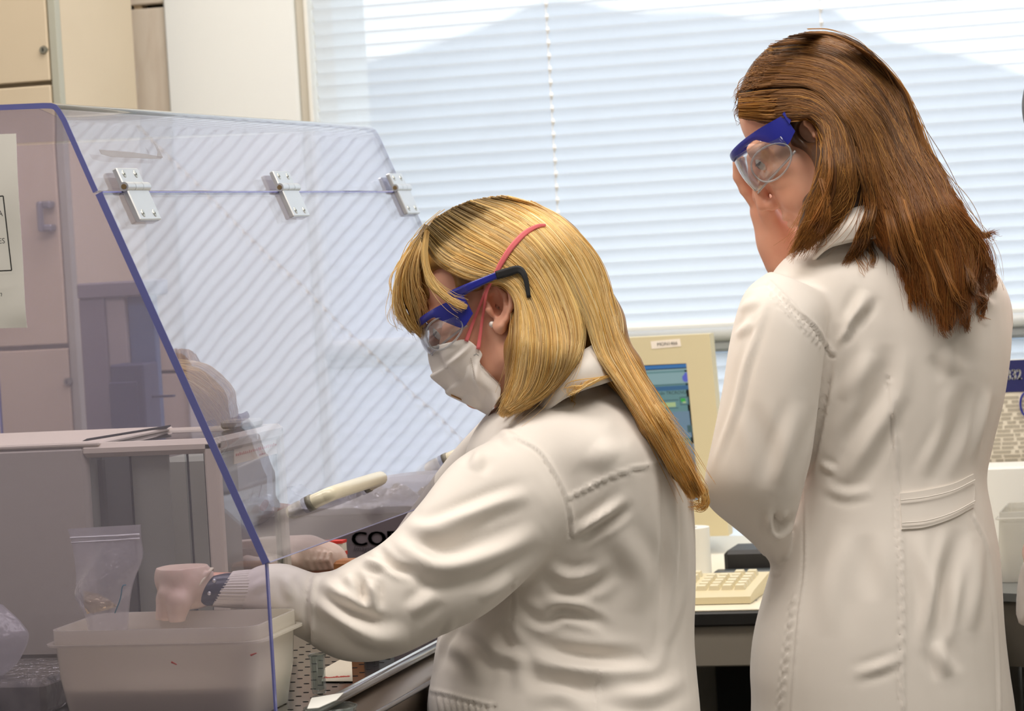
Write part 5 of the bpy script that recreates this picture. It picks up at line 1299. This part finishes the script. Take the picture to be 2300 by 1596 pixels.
add([[(1160, 450), (1250, 490), (1330, 575), (1366, 680), (1380, 800), (1440, 900), (1540, 1010)], [(1200, 455), (1280, 505), (1350, 590), (1378, 690), (1400, 800), (1470, 900), (1590, 1060)]], 60, 16, bvh_b, 3.53, palB, clumps=50, wave=10, spread=14, fly=.3)
add([[(1400, 835), (1340, 850), (1280, 862), (1262, 876)], [(1262, 870), (1270, 895), (1290, 915), (1300, 925)]], 24, 17, bvh_b, 3.44, palB, clumps=12, wave=4)
add([[(1470, 950), (1525, 1055), (1572, 1108), (1572, 1138), (1540, 1138)], [(1490, 960), (1545, 1060), (1586, 1100), (1582, 1136), (1548, 1128)]], 60, 19, bvh_of(cb_), 3.50, palB, tipc=(222, 158, 62), clumps=10, wave=6, spread=12, lift=(.002, .012))
for gg_, n_ in ((gB1, 700), (gB2, 600)): add(gg_, n_, 18, bvh_b, 3.6, palB, clumps=60, wave=3, spread=12, far=True)
hair_object('hair_strands', sets, hairB)
# goggles, mask, straps, earring
gogB = goggles(HB, pb, (-0.012, 0.022), arms=(-1,), pbot=-0.013)
m_mask = mat('mask_fabric', (244, 238, 232), 0.9, sheen=0.2, bump=(700, 0.12, 0.0005))
dm, dn, dfar = 3.555, 3.490, 3.625
mrows_mid = [(962, 780), (966, 812), (974, 838), (970, 846), (1000, 872), (1006, 884), (1038, 900), (1064, 912), (1098, 931)]
mrows_e = [(1036, 762), (1052, 764), (1070, 778), (1083, 795), (1078, 812), (1086, 826), (1104, 846), (1124, 868), (1124, 890)]
rows = []
for (mx_, my_), (ex_, ey_) in zip(mrows_mid, mrows_e):
    q1 = (mx_ * .66 + ex_ * .34, my_ * .66 + ey_ * .34); q2 = (mx_ * .33 + ex_ * .67, my_ * .33 + ey_ * .67)
    rows.append([P(ex_ - 14, ey_ + 4, dfar), P(*q2, dfar - .004), P(*q1, dfar - .030), P(mx_, my_, dm), P(*q1, dn + .030), P(*q2, dn + .003), P(ex_, ey_, dn)])
MS = sheet(rows, 60, 57)
bvk = bvh_of(bod.mesh())
qm = proj(MS.reshape(-1, 3)).reshape(MS.shape)
for i in range(MS.shape[0]):
    for j in range(MS.shape[1]):
        if j >= 28:
            h_ = hit(bvk, qm[i, j, 0], qm[i, j, 1])
            if h_ is not None and qm[i, j, 2] > h_ - .0045: MS[i, j] = P(qm[i, j, 0], qm[i, j, 1], h_ - .0045)
mg = G().slab(MS, 0.0016)
mask = part('face_mask', mg, m_mask, pb, smooth=True, label='white cup mask with stapled pink elastic')
g2 = G(); g2.v = np.array(mg.v); g2.f = mg.f
mV = np.array(mg.v); q_ = proj(mV); dl = np.zeros(len(mV))
for pts, w, amp in (([(968, 846), (1005, 818), (1040, 790), (1060, 772)], 7, 3.0), ([(985, 826), (1020, 800), (1042, 778)], 6, -2.5), ([(1072, 815), (1070, 850), (1082, 905)], 7, 3.0), ([(1062, 800), (1060, 850), (1076, 910)], 5, -1.5), ([(975, 850), (1020, 876), (1060, 896)], 6, 2.5), ([(985, 862), (1030, 885)], 5, -2)):
    d_, t_, s_ = seg_dist(q_[:, :2], catmull(np.array(pts, float), 12)); m_ = q_[:, 2] < dm; dl += m_ * amp * np.exp(-(d_ / w) ** 2) * np.sin(np.pi * np.clip(t_ * .9 + .05, 0, 1)) ** .5
for i, v in enumerate(mask.data.vertices): v.co = Vector(mV[i] - FWD * dl[i] * .001 - ORIG[pb])
gs = G()
for a, b in (((1030, 770), (1038, 772)), ((1043, 776), (1050, 779)), ((1060, 786), (1067, 788)), ((1068, 793), (1075, 798)), ((1064, 797), (1070, 795))):
    part('staple', G().tube([P(*a, dn - .0035), P(*b, dn - .0035)], .00045, 6), m_alu, mask)
for a, b in (((1058, 805), (1066, 850)), ((1080, 818), (1122, 862))):
    for t_ in np.linspace(0, 1, 12):
        x_, y_ = a[0] + (b[0] - a[0]) * t_, a[1] + (b[1] - a[1]) * t_
        gs.tube([P(x_ - 1.5, y_ - 1.5, dn - .0032), P(x_ + 1.5, y_ + 2, dn - .0032)], .0004, 5)
part('stitching', gs, mat('stitch_grey', (176, 166, 158), .9), mask, kind='stuff')
part('nose_clip', G().slab(sheet([[P(1012, 884, 3.543), P(1035, 896, 3.540)], [P(1014, 889, 3.541), P(1037, 899, 3.538)]], 3, 6), .0006), mat('brown_tab', (170, 128, 76), .5), mask)
m_strapk = mat('pink_elastic', (244, 122, 126), 0.55)
bvs = bvh_of(hs_, bod.mesh())
def ribbon(name, pts, wpx, off, m, parent, n=28, d0=3.48):
    C = catmull(np.array(pts, float), n); T = np.gradient(C, axis=0); T /= np.linalg.norm(T, axis=1)[:, None]; Nn = np.stack([-T[:, 1], T[:, 0]], 1)
    d = np.array([hit(bvs, x, y, np.nan) for x, y in C], float)
    d[~np.isfinite(d)] = d0; d = np.minimum(d, 3.62)
    for _ in range(6): d = np.minimum(d, (np.pad(d, 1, mode='edge')[:-2] + np.pad(d, 1, mode='edge')[2:]) / 2)
    w = np.broadcast_to(wpx, (n,)) if np.ndim(wpx) == 0 else np.interp(np.linspace(0, 1, n), np.linspace(0, 1, len(wpx)), wpx)
    A = np.array([[P(*(C[i] + Nn[i] * w[i] * s_), d[i] - off) for s_ in (-.5, -.2, .2, .5)] for i in range(n)])
    return part(name, G().slab(A, .0012), m, parent, smooth=True)
ribbon('mask_strap', [(1112, 618), (1126, 590), (1148, 556), (1178, 524), (1206, 508), (1226, 505)], [10, 12, 13, 12, 9, 6], .011, m_strapk, mask)
ribbon('mask_strap', [(1047, 766), (1060, 730), (1076, 690), (1092, 652), (1110, 620)], [9, 7, 6, 6, 7], .008, m_strapk, mask)
ribbon('mask_strap', [(1074, 784), (1080, 740), (1086, 700), (1094, 655), (1112, 618)], [9, 7, 6, 5, 6], .009, m_strapk, mask)
part('earring', G().lathe([(0.0001, .0044), (.0018, .004), (.0034, .0028), (.0044, 0), (.0034, -.0028), (.0018, -.004), (0.0001, -.0044)], P(1106, 728, hit(bvs, 1106, 728, 3.47) - .0030), 16, axis=FWD), m_pearl, pb, smooth=True)

ribbon('temple_arm', [(1000, 674), (1040, 652), (1080, 633), (1120, 616)], [30, 22, 17, 15], .0125, m_blue, gogB)
ribbon('temple_tip', [(1114, 618), (1140, 611), (1166, 605), (1180, 624), (1188, 668)], [19, 20, 17, 12, 9], .0132, m_blk, gogB)
# ================================================================== the woman with long brown hair
pn = thing('person', 'woman with long brown hair and white lab coat, seen from behind, lifting her blue goggles', 'person', (P(1990, 1596, 3.76)[0], P(1990, 1596, 3.76)[1], 0))
HN = Head((1834, 296), 3.682, 34, 6, 0.98, 0.0, 1.18, 0.081)
bod = Sdf(np.minimum(P(1640, 60, 3.9), P(1640, 1480, 3.5)) - 0.05, np.maximum(P(2300, 60, 4.05), P(2300, 1480, 3.6)) + 0.06, 0.0026)
HN.build(bod); HN.ear(bod, 4)
bod.cone(HN.L(-0.02, 0, -0.05), P(1935, 520, 3.74), 0.050, 0.052, 0.03)
bod.cone(P(1880, 730, 3.72), P(2110, 720, 3.82), 0.045, 0.045, 0.02).cone(P(1975, 680, 3.76), P(1985, 1400, 3.77), 0.10, 0.105, 0.03)
bod.chain([P(1775, 740, 3.70), P(1700, 1140, 3.71), P(1775, 1215, 3.84), P(1800, 1262, 3.95)], [.040, .030, .018, .018], 0.01)
bod.chain([P(2180, 700, 3.84), P(1960, 800, 4.02), P(1800, 680, 3.92), P(1762, 575, 3.845)], [.04, .038, .032, .0262], 0.01)
# right hand raised to the goggles: palm, four fingers, thumb
bod.cone(P(1764, 580, 3.845), P(1748, 540, 3.84), .0262, .0265, .012).cone(P(1748, 540, 3.84), P(1722, 474, 3.835), .0265, .0225, .012).cone(P(1752, 510, 3.85), P(1728, 468, 3.855), .024, .020, .012)
for pts, r_ in (([(1704, 458, 3.830), (1676, 424, 3.822), (1661, 396, 3.815), (1657, 364, 3.805)], .0086), ([(1706, 454, 3.846), (1680, 422, 3.846), (1665, 393, 3.838), (1662, 360, 3.824)], .0090),
                ([(1714, 454, 3.858), (1687, 432, 3.866), (1671, 408, 3.860), (1667, 386, 3.846)], .0086), ([(1724, 458, 3.866), (1698, 444, 3.878), (1681, 424, 3.874), (1674, 406, 3.860)], .0076)):
    bod.chain([P(*q_) for q_ in pts], [r_ + .003, r_ + .0006, r_, r_ * .82], .003)
bod.chain([P(1740, 508, 3.822), P(1722, 470, 3.806), P(1707, 440, 3.800), P(1700, 412, 3.800)], [.015, .0112, .0092, .0074], .005)
bod.chain([P(1800, 1262, 3.95), P(1790, 1290, 4.00), P(1770, 1310, 4.05)], [.022, .025, .018], .01)
part('body', bod.mesh(), m_skin, pn, smooth=True)
iris(HN, pn)
tor = limb([(1940, 505, 3.745, 62, .068, -8), (1955, 540, 3.75, 118, .09, 4), (1990, 580, 3.76, 212, .115, 4), (1990, 640, 3.765, 264, .132, 2), (1994, 720, 3.77, 273, .138, 0), (2002, 800, 3.77, 263, .136, 0), (2004, 900, 3.77, 246, .13, 0), (2000, 1000, 3.77, 226, .122, 0), (1999, 1075, 3.77, 214, .118, 0), (2000, 1150, 3.77, 225, .125, 0), (1992, 1250, 3.77, 250, .14, 0), (1975, 1400, 3.77, 276, .155, 0), (1974, 1500, 3.77, 288, .162, 0), (1982, 1600, 3.77, 294, .168, 0), (1984, 1800, 3.77, 312, .178, 0), (1988, 2140, 3.77, 336, .19, 0)])
armL = limb([(1800, 640, 3.70, 78, .06, 24), (1765, 690, 3.665, 98, .066, 20), (1745, 780, 3.655, 106, .067, 12), (1730, 890, 3.655, 108, .066, 10), (1712, 1000, 3.66, 112, .064, 10), (1692, 1090, 3.67, 110, .062, 10), (1682, 1160, 3.70, 102, .06, 20), (1692, 1215, 3.74, 84, .055, 36), (1714, 1246, 3.80, 58, .05, 50), (1730, 1262, 3.86, 40, .04, 60)])
armR = limb([(2150, 650, 3.80, 90, .07, -20), (2195, 720, 3.83, 76, .065, -10), (2170, 800, 3.90, 74, .062, 20), (2080, 830, 3.98, 74, .06, 60), (1960, 800, 4.02, 70, .058, 90), (1880, 740, 3.98, 56, .05, 110), (1835, 700, 3.94, 46, .042, 120)])
cn_ = cloth_from([tor, armL, armR], ks=[.01, .010, .02])
foldsN = [
 ([(1909, 738), (1928, 700), (1950, 652)], 15, 6), ([(1886, 772), (1905, 735), (1912, 706)], 8, 5), ([(1922, 740), (1950, 690)], 10, -4), ([(1725, 664), (1700, 742), (1674, 824), (1650, 923), (1600, 1054)], 9, 3.4),
 ([(1656, 758), (1690, 719)], 10, 3), ([(1660, 700), (1700, 668)], 10, 2.5), ([(1870, 798), (1858, 874), (1838, 973), (1814, 1078)], 6, -5), ([(1996, 771), (1980, 874), (1938, 957), (1900, 1010)], 24, -6),
 ([(2010, 874), (1955, 973), (1920, 1042), (1870, 1090)], 22, 6), ([(1960, 790), (1930, 840), (1890, 900)], 20, 4), ([(2184, 860), (2137, 973), (2100, 1060)], 20, -6), ([(2219, 880), (2200, 960), (2186, 1030)], 10, 5),
 ([(2160, 900), (2110, 1000), (2070, 1070)], 16, 4), ([(1742, 1150), (1748, 1184), (1782, 1160)], 9, -9), ([(1730, 1140), (1733, 1186), (1760, 1205)], 9, 4), ([(2100, 1446), (2122, 1336), (2154, 1187)], 18, -8),
 ([(2182, 1420), (2190, 1320), (2193, 1220)], 16, 6), ([(2060, 1200), (2090, 1330), (2084, 1450)], 18, 5), ([(2132, 1520), (2100, 1440)], 16, 5), ([(1913, 1516), (1970, 1500), (2026, 1478)], 12, 3),
 ([(1850, 1090), (1900, 1110), (1960, 1100)], 12, 3), ([(1840, 1040), (1880, 1060)], 8, 3), ([(1900, 1180), (1870, 1300), (1860, 1430)], 28, 4), ([(1940, 1200), (1960, 1350)], 24, -3.5), ([(1610, 1180), (1660, 1230), (1710, 1262)], 16, 4),
 ([(1800, 900), (1770, 1000), (1750, 1090)], 20, 4), ([(1690, 900), (1720, 1010), (1716, 1100)], 22, -3), ([(2150, 600), (2180, 680), (2170, 780)], 20, 4), ([(2230, 690), (2200, 660)], 10, 4), ([(1780, 600), (1830, 590)], 14, 2.5), ([(2120, 780), (2150, 840)], 20, 4)]
seamsN = [([(1728, 634), (1788, 692), (1831, 732), (1869, 792)], 4.2, 3.2), ([(1999, 857), (2012, 990), (2013, 1040), (2021, 1187), (2027, 1336), (2027, 1600)], 4.2, 3.4), ([(1809, 1093), (1809, 1261), (1794, 1392), (1779, 1600)], 4, 1.8),
 ([(1712, 1290), (1745, 1288)], 4, 2), ([(1740, 1290), (1730, 1345)], 3.5, 1.6), ([(2188, 1160), (2225, 1250), (2240, 1420), (2246, 1596)], 3.5, 1.6), ([(1690, 640), (1730, 632)], 3.5, 1.6)] + [([(1786 - k * 3.2, 1340 + k * 26), (1778 - k * 3.2, 1350 + k * 26)], 3.5, 1.8) for k in range(10)] + [([(1738 + k * 8.6, 650 + k * 8.8), (1728 + k * 8.6, 660 + k * 9)], 3.5, 1.6) for k in range(14)]
foldsN = [(f[0], f[1], f[2] * 1.4) for f in foldsN]
drape_folds(cn_, foldsN, seamsN)
coatN = part('lab_coat', cn_, m_coat, pn, smooth=True)
bvN = bvh_of(cn_)
colN = collar([(1845, 560, 3.78), (1852, 540, 3.69), (1880, 494, 3.652), (1922, 466, 3.642), (1985, 452, 3.655), (2025, 470, 3.70), (2040, 490, 3.78)], [(1815, 590, 3.80), (1825, 585, 3.68), (1862, 552, 3.632), (1922, 534, 3.620), (1992, 528, 3.632), (2050, 545, 3.69), (2065, 560, 3.80)], coatN)
A = on_cloth(bvN, [[(2022, 1108), (2080, 1100), (2140, 1086), (2188, 1064)], [(2024, 1148), (2082, 1142), (2140, 1126), (2190, 1100)], [(2026, 1188), (2080, 1183), (2138, 1164), (2188, 1138)]], .003, 12, 40)
part('half_belt', G().slab(A[::-1], .0045), m_coat, coatN, smooth=False, ang=60)
g = G()
for k in range(2):
    c_ = A[2 if k == 0 else 9]; g.tube(c_ - FWD * .0046, .0009, 5)
part('stitching', g, m_coat, coatN, kind='stuff')
wr_ = [ring(1796 - 4 * x, 1276 + 9 * x, 3.965 + .02 * x, 34, .021, 75, n=24) for x in (0, .33, .66, 1)]
part('watch_strap', G().loft(wr_, cap=False), m_blk, pn, smooth=True, label='black watch strap')
lower_body(pn, (P(1990, 1596, 3.77)[0], P(1990, 1596, 3.77)[1]), np.array([0.8, 0.6, 0]), 0.095, 0.80, (-0.6, 0.8, 0))
# hair
sh = Sdf(np.minimum(HN.o - 0.2, P(2200, 760, 3.5)) - 0.06, np.maximum(HN.o + 0.2, P(2260, 300, 3.8)) + 0.08, 0.004)
sh.ell(HN.L(-0.015, 0, 0.046), (.090, .083, .085), HN.R, 0)
sh.cone(P(1905, 270, 3.735), P(1985, 400, 3.70), .079, .064, .04).cone(P(1985, 400, 3.70), P(2070, 520, 3.655), .062, .052, .03).cone(P(2070, 520, 3.655), P(2135, 650, 3.625), .050, .030, .03).cone(P(2135, 650, 3.625), P(2130, 735, 3.615), .028, .007, .02)
sh.cone(P(1885, 280, 3.675), P(1885, 400, 3.66), .036, .034, .03).cone(P(1885, 400, 3.66), P(1845, 480, 3.655), .034, .024, .03).cone(P(1845, 480, 3.655), P(1800, 545, 3.665), .024, .008, .02)
sh.cone(P(1768, 390, 3.55), P(1768, 390, 3.95), .036, .036, .004, sub=True).cone(P(1740, 310, 3.55), P(1740, 310, 3.95), .020, .020, .004, sub=True).cone(P(1720, 420, 3.55), P(1720, 420, 3.95), .046, .046, .004, sub=True).cone(P(1690, 320, 3.55), P(1690, 320, 3.95), .026, .026, .004, sub=True).cone(P(1760, 470, 3.55), P(1760, 470, 3.95), .024, .024, .004, sub=True)
sh.cone(P(1822, 292, 3.55), P(1822, 292, 3.69), .016, .016, .004, sub=True)
hs_ = sh.mesh(1)
hairN = part('hair', hs_, shell_mat('brown_under_hair', (84, 52, 26), (52, 32, 18)), pn, smooth=True, label='long wavy brown hair falling over the collar')
gcol = G(); gcol.v = (np.array([v.co[:] for v in colN.data.vertices]) + ORIG[pn]).tolist(); gcol.f = [tuple(p.vertices) for p in colN.data.polygons]
bvh_n = bvh_of(hs_, cn_, gcol); bvh_c = bvh_of(cn_)
palN = [(158, 108, 58), (122, 80, 42), (92, 58, 30), (186, 134, 76), (68, 44, 24)]
sets = []
a1 = [(1660, 258), (1730, 268), (1780, 262), (1828, 262), (1856, 320), (1850, 400), (1815, 490), (1772, 578)]
a2 = [(1658, 243), (1730, 240), (1800, 238), (1856, 280), (1880, 360), (1872, 440), (1835, 510), (1792, 566)]
a3 = [(1660, 217), (1740, 208), (1820, 214), (1888, 275), (1916, 365), (1908, 440), (1880, 490), (1830, 535)]
b3 = [(1664, 200), (1750, 190), (1840, 200), (1915, 280), (1950, 370), (1955, 440), (1950, 490), (1960, 540)]
b4 = [(1674, 175), (1760, 170), (1852, 188), (1934, 270), (1978, 370), (2004, 460), (2034, 560), (2066, 700)]
b5 = [(1694, 140), (1790, 136), (1882, 164), (1968, 250), (2022, 360), (2066, 460), (2094, 580), (2118, 758)]
b6 = [(1728, 107), (1820, 103), (1906, 139), (1990, 230), (2048, 340), (2104, 450), (2146, 570), (2150, 742)]
b7 = [(1772, 84), (1850, 83), (1930, 117), (2012, 204), (2062, 320), (2120, 440), (2178, 550), (2196, 692)]
b8 = [(1815, 74), (1880, 80), (1950, 121), (2028, 214), (2076, 340), (2140, 462), (2206, 562), (2222, 644)]
def addn(*a, **k): add(*a, **k)
addn([a1, a2, a3], 4200, 31, bvh_n, 3.66, palN, None, tipc=(178, 120, 52), clumps=55, wave=10, spread=10, fly=.06, tipjit=.24, root=.07, pullk=.8)
addn([b3, b4, b5, b6, b7, b8], 8200, 32, bvh_n, 3.66, palN, (60, 42, 28), (.5, 1), .14, tipc=(166, 98, 40), clumps=80, wave=14, spread=10, fly=.07, tipjit=.26, root=.07, pullk=.82)
for k_, (ga_, gb_) in enumerate((([(1985, 470), (2006, 560), (2034, 630), (2050, 702)], [(2000, 470), (2026, 560), (2052, 630), (2060, 692)]), ([(2050, 540), (2082, 630), (2104, 700), (2126, 766)], [(2066, 540), (2098, 630), (2118, 700), (2132, 756)]),
        ([(2140, 540), (2172, 620), (2196, 680), (2206, 730)], [(2156, 540), (2186, 620), (2206, 672), (2212, 716)]), ([(2096, 560), (2134, 650), (2160, 700), (2174, 752)], [(2110, 560), (2146, 650), (2170, 696), (2180, 740)]), ([(2010, 420), (2036, 520), (2076, 610), (2092, 700)], [(2024, 420), (2052, 520), (2088, 610), (2100, 690)]),
        ([(1856, 300), (1862, 400), (1826, 490), (1762, 584)], [(1866, 300), (1876, 410), (1840, 500), (1772, 592)]), ([(1840, 400), (1850, 460), (1836, 520), (1800, 560)], [(1854, 400), (1864, 460), (1850, 520), (1812, 556)]))):
    addn([ga_, gb_], 170, 60 + k_, bvh_n, 3.64, [(186, 128, 66), (150, 98, 48), (104, 66, 34)], tipc=(182, 116, 52), clumps=5, wave=8, spread=8, tipjit=.22, pullk=.8, lift=(.004, .013))
addn([[(1905, 330), (1935, 410), (1945, 470), (1925, 530), (1885, 600)], [(1925, 330), (1955, 420), (1968, 480), (1945, 540), (1905, 596)]], 260, 33, bvh_n, 3.64, palN, tipc=(176, 116, 50), clumps=10, wave=6, spread=10, tipjit=.2)
addn([[(1960, 430), (1930, 520), (1925, 580), (1945, 620)], [(1980, 430), (1960, 520), (1962, 570), (1968, 600)]], 34, 34, bvh_n, 3.64, palN, tipc=(176, 116, 50), clumps=8, wave=7, spread=14)
addn([[(2150, 480), (2190, 520), (2215, 525), (2252, 520)], [(2140, 470), (2180, 505), (2205, 532), (2240, 530)]], 110, 35, bvh_c, 3.72, palN, tipc=(160, 100, 50), clumps=8, wave=5, spread=12, tipjit=.3)
addn([[(2170, 540), (2210, 580), (2226, 620), (2218, 672)], [(2185, 540), (2225, 590), (2234, 625), (2226, 650)]], 160, 36, bvh_n, 3.66, palN, tipc=(180, 120, 56), clumps=8, wave=5, spread=10)
addn([[(1690, 210), (1672, 235), (1660, 262), (1664, 285)], [(1760, 120), (1700, 150), (1660, 190), (1650, 230)]], 40, 37, bvh_n, 3.75, palN, clumps=30, wave=8, spread=18, lift=(-.02, .01))
addn([a1, a2, a3], 260, 38, bvh_n, 3.66, [(196, 146, 80), (150, 100, 48)], None, clumps=40, wave=14, spread=26, fly=.5)
addn([b4, b6, b8], 300, 39, bvh_n, 3.66, [(196, 146, 80), (150, 100, 48)], None, clumps=60, wave=14, spread=24, fly=.4)
addn([a3, b4, b6, b8], 1100, 40, bvh_n, 3.8, palN, clumps=60, wave=6, spread=14, far=True)
hair_object('hair_strands', sets, hairN, .00042)
goggles(HN, pn, (-0.008, 0.030), ptop=0.037, pbot=-0.017)
part('earring', G().lathe([(0.0001, .0024), (.0014, .0018), (.0022, 0), (.0014, -.0018), (0.0001, -.0024)], P(1849, 331, hit(bvh_of(bod.mesh()), 1849, 331, 3.67) - .002), 12, axis=FWD), m_screw, pn, smooth=True)
# ------------------------------------------------------------------ third person, only her edge is in the picture
p3 = thing('person', 'dark haired person in a white lab coat cut off by the frame edge', 'person', (P(2540, 1500, 3.79)[0], P(2540, 1500, 3.79)[1], 0))
H3 = Head((2395, 330), 3.87, 18, 0, 1.0)
bod = Sdf(np.minimum(P(2240, 100, 4.1), P(2240, 1560, 3.6)) - .05, np.maximum(P(2760, 100, 4.2), P(2760, 1560, 3.7)) + .06, .004)
H3.o = P(2478, 316, 3.84); H3.build(bod)
bod.cone(H3.L(-.02, 0, -.05), P(2540, 560, 3.84), .05, .052, .03).cone(P(2540, 640, 3.69), P(2540, 640, 3.99), .05, .05, .03).cone(P(2540, 680, 3.84), P(2540, 1450, 3.84), .10, .10, .03)
bod.chain([P(2520, 720, 3.72), P(2500, 1080, 3.70), P(2390, 1290, 3.74), P(2345, 1262, 3.80)], [.04, .034, .026, .024], .01)
bod.cone(P(2345, 1262, 3.80), P(2340, 1240, 3.86), .024, .026, .01)
for k in range(4): bod.chain([P(2330 + k * 3, 1222 + k * 8, 3.87 + k * .004), P(2326 + k * 3, 1210 + k * 10, 3.91 + k * .003), P(2336 + k * 2, 1222 + k * 8, 3.93)], [.011, .0088, .0075], .004)
bod.chain([P(2340, 1240, 3.82), P(2336, 1226, 3.845), P(2340, 1214, 3.87)], [.012, .0095, .008], .005)
part('body', bod.mesh(), m_skin, p3, smooth=True)
tor = limb([(2540, 560, 3.84, 70, .08, 0), (2545, 620, 3.84, 150, .15, 0), (2550, 720, 3.84, 190, .18, 0), (2550, 900, 3.84, 185, .17, 0), (2550, 1100, 3.84, 180, .165, 0), (2550, 1350, 3.84, 178, .18, 0), (2555, 1600, 3.84, 182, .19, 0), (2555, 2050, 3.84, 200, .20, 0)])
arm = limb([(2525, 660, 3.710, 80, .055, 10), (2510, 800, 3.690, 84, .058, 4), (2505, 950, 3.680, 84, .058, 0), (2495, 1080, 3.680, 90, .058, -20), (2465, 1200, 3.700, 110, .055, -50), (2380, 1290, 3.74, 92, .05, -76), (2326, 1326, 3.77, 80, .045, -80), (2294, 1330, 3.78, 74, .042, -84)])
c3 = cloth_from([tor, arm], h=.0045, ks=[.01, .015])
drape_folds(c3, [([(2282, 1280), (2290, 1340), (2284, 1392)], 6, 3)], [])
part('lab_coat', c3, m_coat, p3, smooth=True)
lower_body(p3, (P(2540, 1500, 3.84)[0], P(2540, 1500, 3.84)[1]), np.array([0.1, 1, 0]), .09, .8, (-1, .1, 0))
sh = Sdf(H3.o - .22, H3.o + .22, .005)
sh.ell(H3.L(-.012, 0, .05), (.104, .086, .096), H3.R, 0).cone(H3.L(-.05, 0, .0), H3.L(-.06, 0, -.09), .075, .055, .03).cone(H3.L(.084, 0, -.03), H3.L(.05, 0, -.05), .06, .06, .01, sub=True)
part('hair', sh.mesh(1), shell_mat('dark_hair', (70, 62, 54), (40, 34, 30)), p3, smooth=True)
